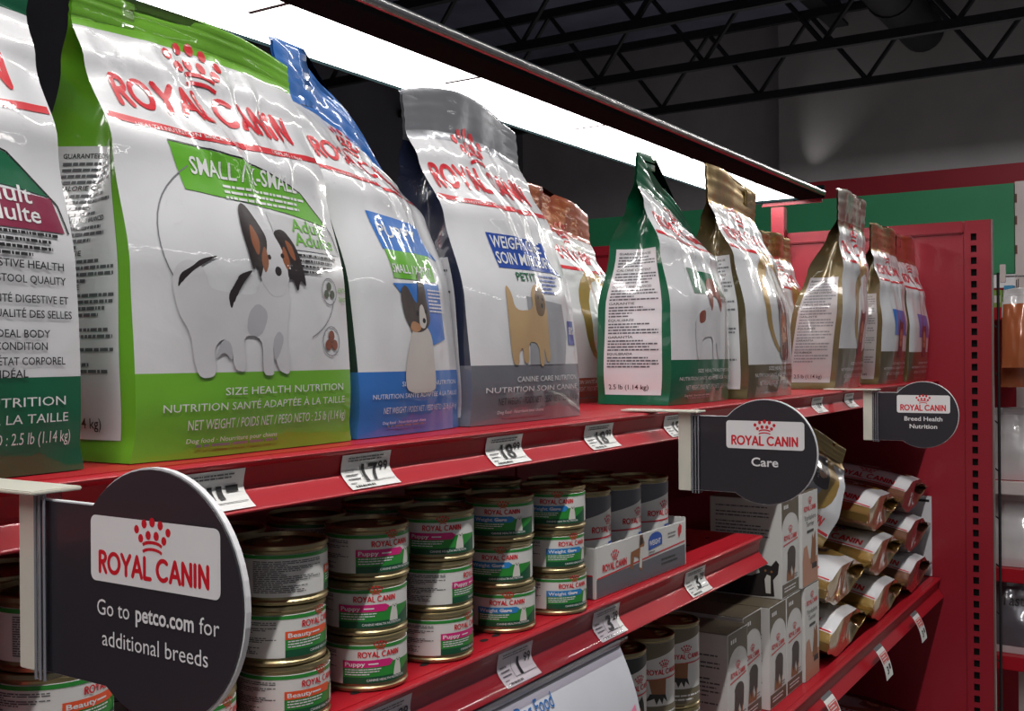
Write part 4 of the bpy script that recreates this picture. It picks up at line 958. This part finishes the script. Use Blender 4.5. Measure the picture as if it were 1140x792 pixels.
# ------------------------------------------------------------------ the next shelving run, seen past the end panel
t = thing('header_panel', 'green header panel above the next shelving run', 'panel', (3.2, 0, 0))
GRN = mat('green_panel', (36, 126, 84), .5, 0, .1)
box('green_face', 0, .02, .412, 2.6, 1.715, 1.963, GRN, t); box('rear_rail', .02, .05, .45, 2.6, 1.72, 1.76, REDP, t, 0)
box('support_post', .03, .07, 1.2, 1.24, 0, 1.72, REDP, t, 0); box('support_post', .03, .07, 2.4, 2.44, 0, 1.72, REDP, t, 0)
t = thing('white_upright', 'white slotted upright beside the green header panel', 'upright', (3.2, 0, 0))
WU = mat('white_upright_paint', (196, 186, 184), .5)
box('upright_board', -.004, .05, .352, .4095, .0, 1.966, WU, t, .001)
for z in (1.92, 1.86, 1.78): box('notch', -.0048, -.003, .404, .4092, z-.012, z+.012, mat('notch_brown', (96, 60, 50), .8), t, 0)
def run_shelf(z, label, lipm=RED):
    t = thing('run_shelf', label, 'shelf', (3.2, 0, z)); y0 = .4125 if z > 1.3 else .30; xo = 0 if z > 1.3 else -.13; box('deck', xo, .4 if z > 1.3 else -.006, y0, 1.1, -.02, 0, RED, t, .001); box('price_lip', xo-.012, xo, y0, 1.1, -.034, .002, lipm, t, .002)
run_shelf(1.622, 'upper red shelf of the next run, under small boxes'); run_shelf(1.16, 'pale-lipped shelf of the next run', WU); run_shelf(.93, 'third red shelf of the next run'); run_shelf(.70, 'low red shelf of the next run')
box_o = thing('rear_partition', 'dark red back board of the next run', 'panel', (3.6, 0, 0)); box('back_board', 0, .02, .4125, 1.1, 0, 1.7, REDP, box_o, 0)
def carton(x, y0, y1, z, h, col, label):
    t = thing('treat_box', label, 'box', (x, 0, z), 0, 'small boxes on the next run'); m = mat('carton_'+label.split()[0], col, .5)
    box('carton', 0, .08, y0, y1, 0, h, m, t, .001); box('panel_print', -.0006, 0, y0+.005, y1-.005, h*.3, h*.7, CARD, t, 0)
carton(3.22, .418, .442, 1.6225, .062, (60, 150, 196), 'blue small box below the green header'); carton(3.22, .446, .475, 1.6225, .05, (120, 160, 70), 'green small box below the green header'); carton(3.22, .479, .53, 1.6225, .07, (130, 60, 90), 'mauve small box below the green header')
def soft(x, y, z, W, D, H, cols, label, seed, rz=PI/2*-1, tilt=0, cat='bag', words=None):
    B = Bag(W, D, H, .02, seed, 0, 0, .002, 0, 4, .003, 1.0, band=.12, cap=.9, nu=16, nv=20)
    t = thing('treat_pouch', label, cat, (x, y, z), rz, 'pouches on the next run'); t.rotation_euler = (tilt, 0, rz)
    B.mesh(t, *cols)
    if words:
        p = Print(); hb = B.Hb/B.W
        for (s_, yy, h, wd, m) in words: p.text(s_, 0, yy*hb, h, m, 1, width=wd, bold=.01)
        p.build('lettering', B.fmap, t, *B.cuts(), .0006, .0001)
    return t
PT_, PG_, PS_, PV_ = film('pouch_tan', (168, 96, 60), .1), film('pouch_white', (206, 206, 208)), film('pouch_slate', (104, 104, 112), .3), film('pouch_violet', (92, 96, 160))
soft(3.13, .385, 1.1605, .15, .06, .19, (PG_,)*5, 'white pouch on the pale-lipped shelf', 71, words=None)
soft(3.13, .385, .9305, .16, .06, .19, (PG_, PG_, PG_, PG_, PG_), 'white knotted pouch below the pale-lipped shelf', 72)
soft(3.13, .385, .7005, .16, .06, .19, (PS_, PS_, PG_, PS_, PS_), 'slate pouch with lettering on the low shelf', 73, words=[('Taste of', .74, .16, .7, IK)])
# floor stack in the further aisle: bags lying flat right of the upright
for i, (z, m, lab) in enumerate(((.12, PV_, 'violet pouch lying lowest beyond the slotted upright'), (.24, PG_, 'white pouch lying on the violet one'), (.36, PS_, 'slate pouch lying second from the top of the far stack'), (.48, PG_, 'white pouch on top of the far stack'))): pass
# wire rack with hanging treat pouches behind the end panel
t = thing('wire_rack', 'black wire rack post with cross wires behind the end panel', 'rack', (2.92, 0, 0))
bar('rack_post', (0, .414, .02), (0, .414, 1.70), .0035, BLACK, t); box('rack_foot', -.03, .03, .38, .45, 0, .02, BLACK, t, .001)
for i in range(9):
    z = .6+.12*i; bar('cross_wire', (0, .414, z), (0, .45, z+.03), .0018, BLACK, t, 6)
box('hook_plate', -.008, .004, .396, .409, 1.675, 1.72, WU, t, .001); bar('hook_rod', (-.004, .402, 1.69), (-.004, .30, 1.687), .0022, mat('chrome_wire', (170, 170, 172), .25, .9), t, 6)
for i, (y, z, h, rx, lab) in enumerate(((.372, 1.46, .20, -.10, 'tan hanging treat pouch with white header, front one'), (.382, 1.41, .22, -.05, 'tan hanging treat pouch with white header, rear one'))):
    o = soft(2.935+.055*i, y, z, .07, .022, h, (PT_, PT_, PT_, PG_, PG_), lab, 81+i, -PI/2, 0); o.rotation_euler = (rx, 0, -PI/2)
    bar('hang_loop', (0, 0, h-.005), (0, 0, 1.686-z+.0), .0012, BLACK, o, 6)
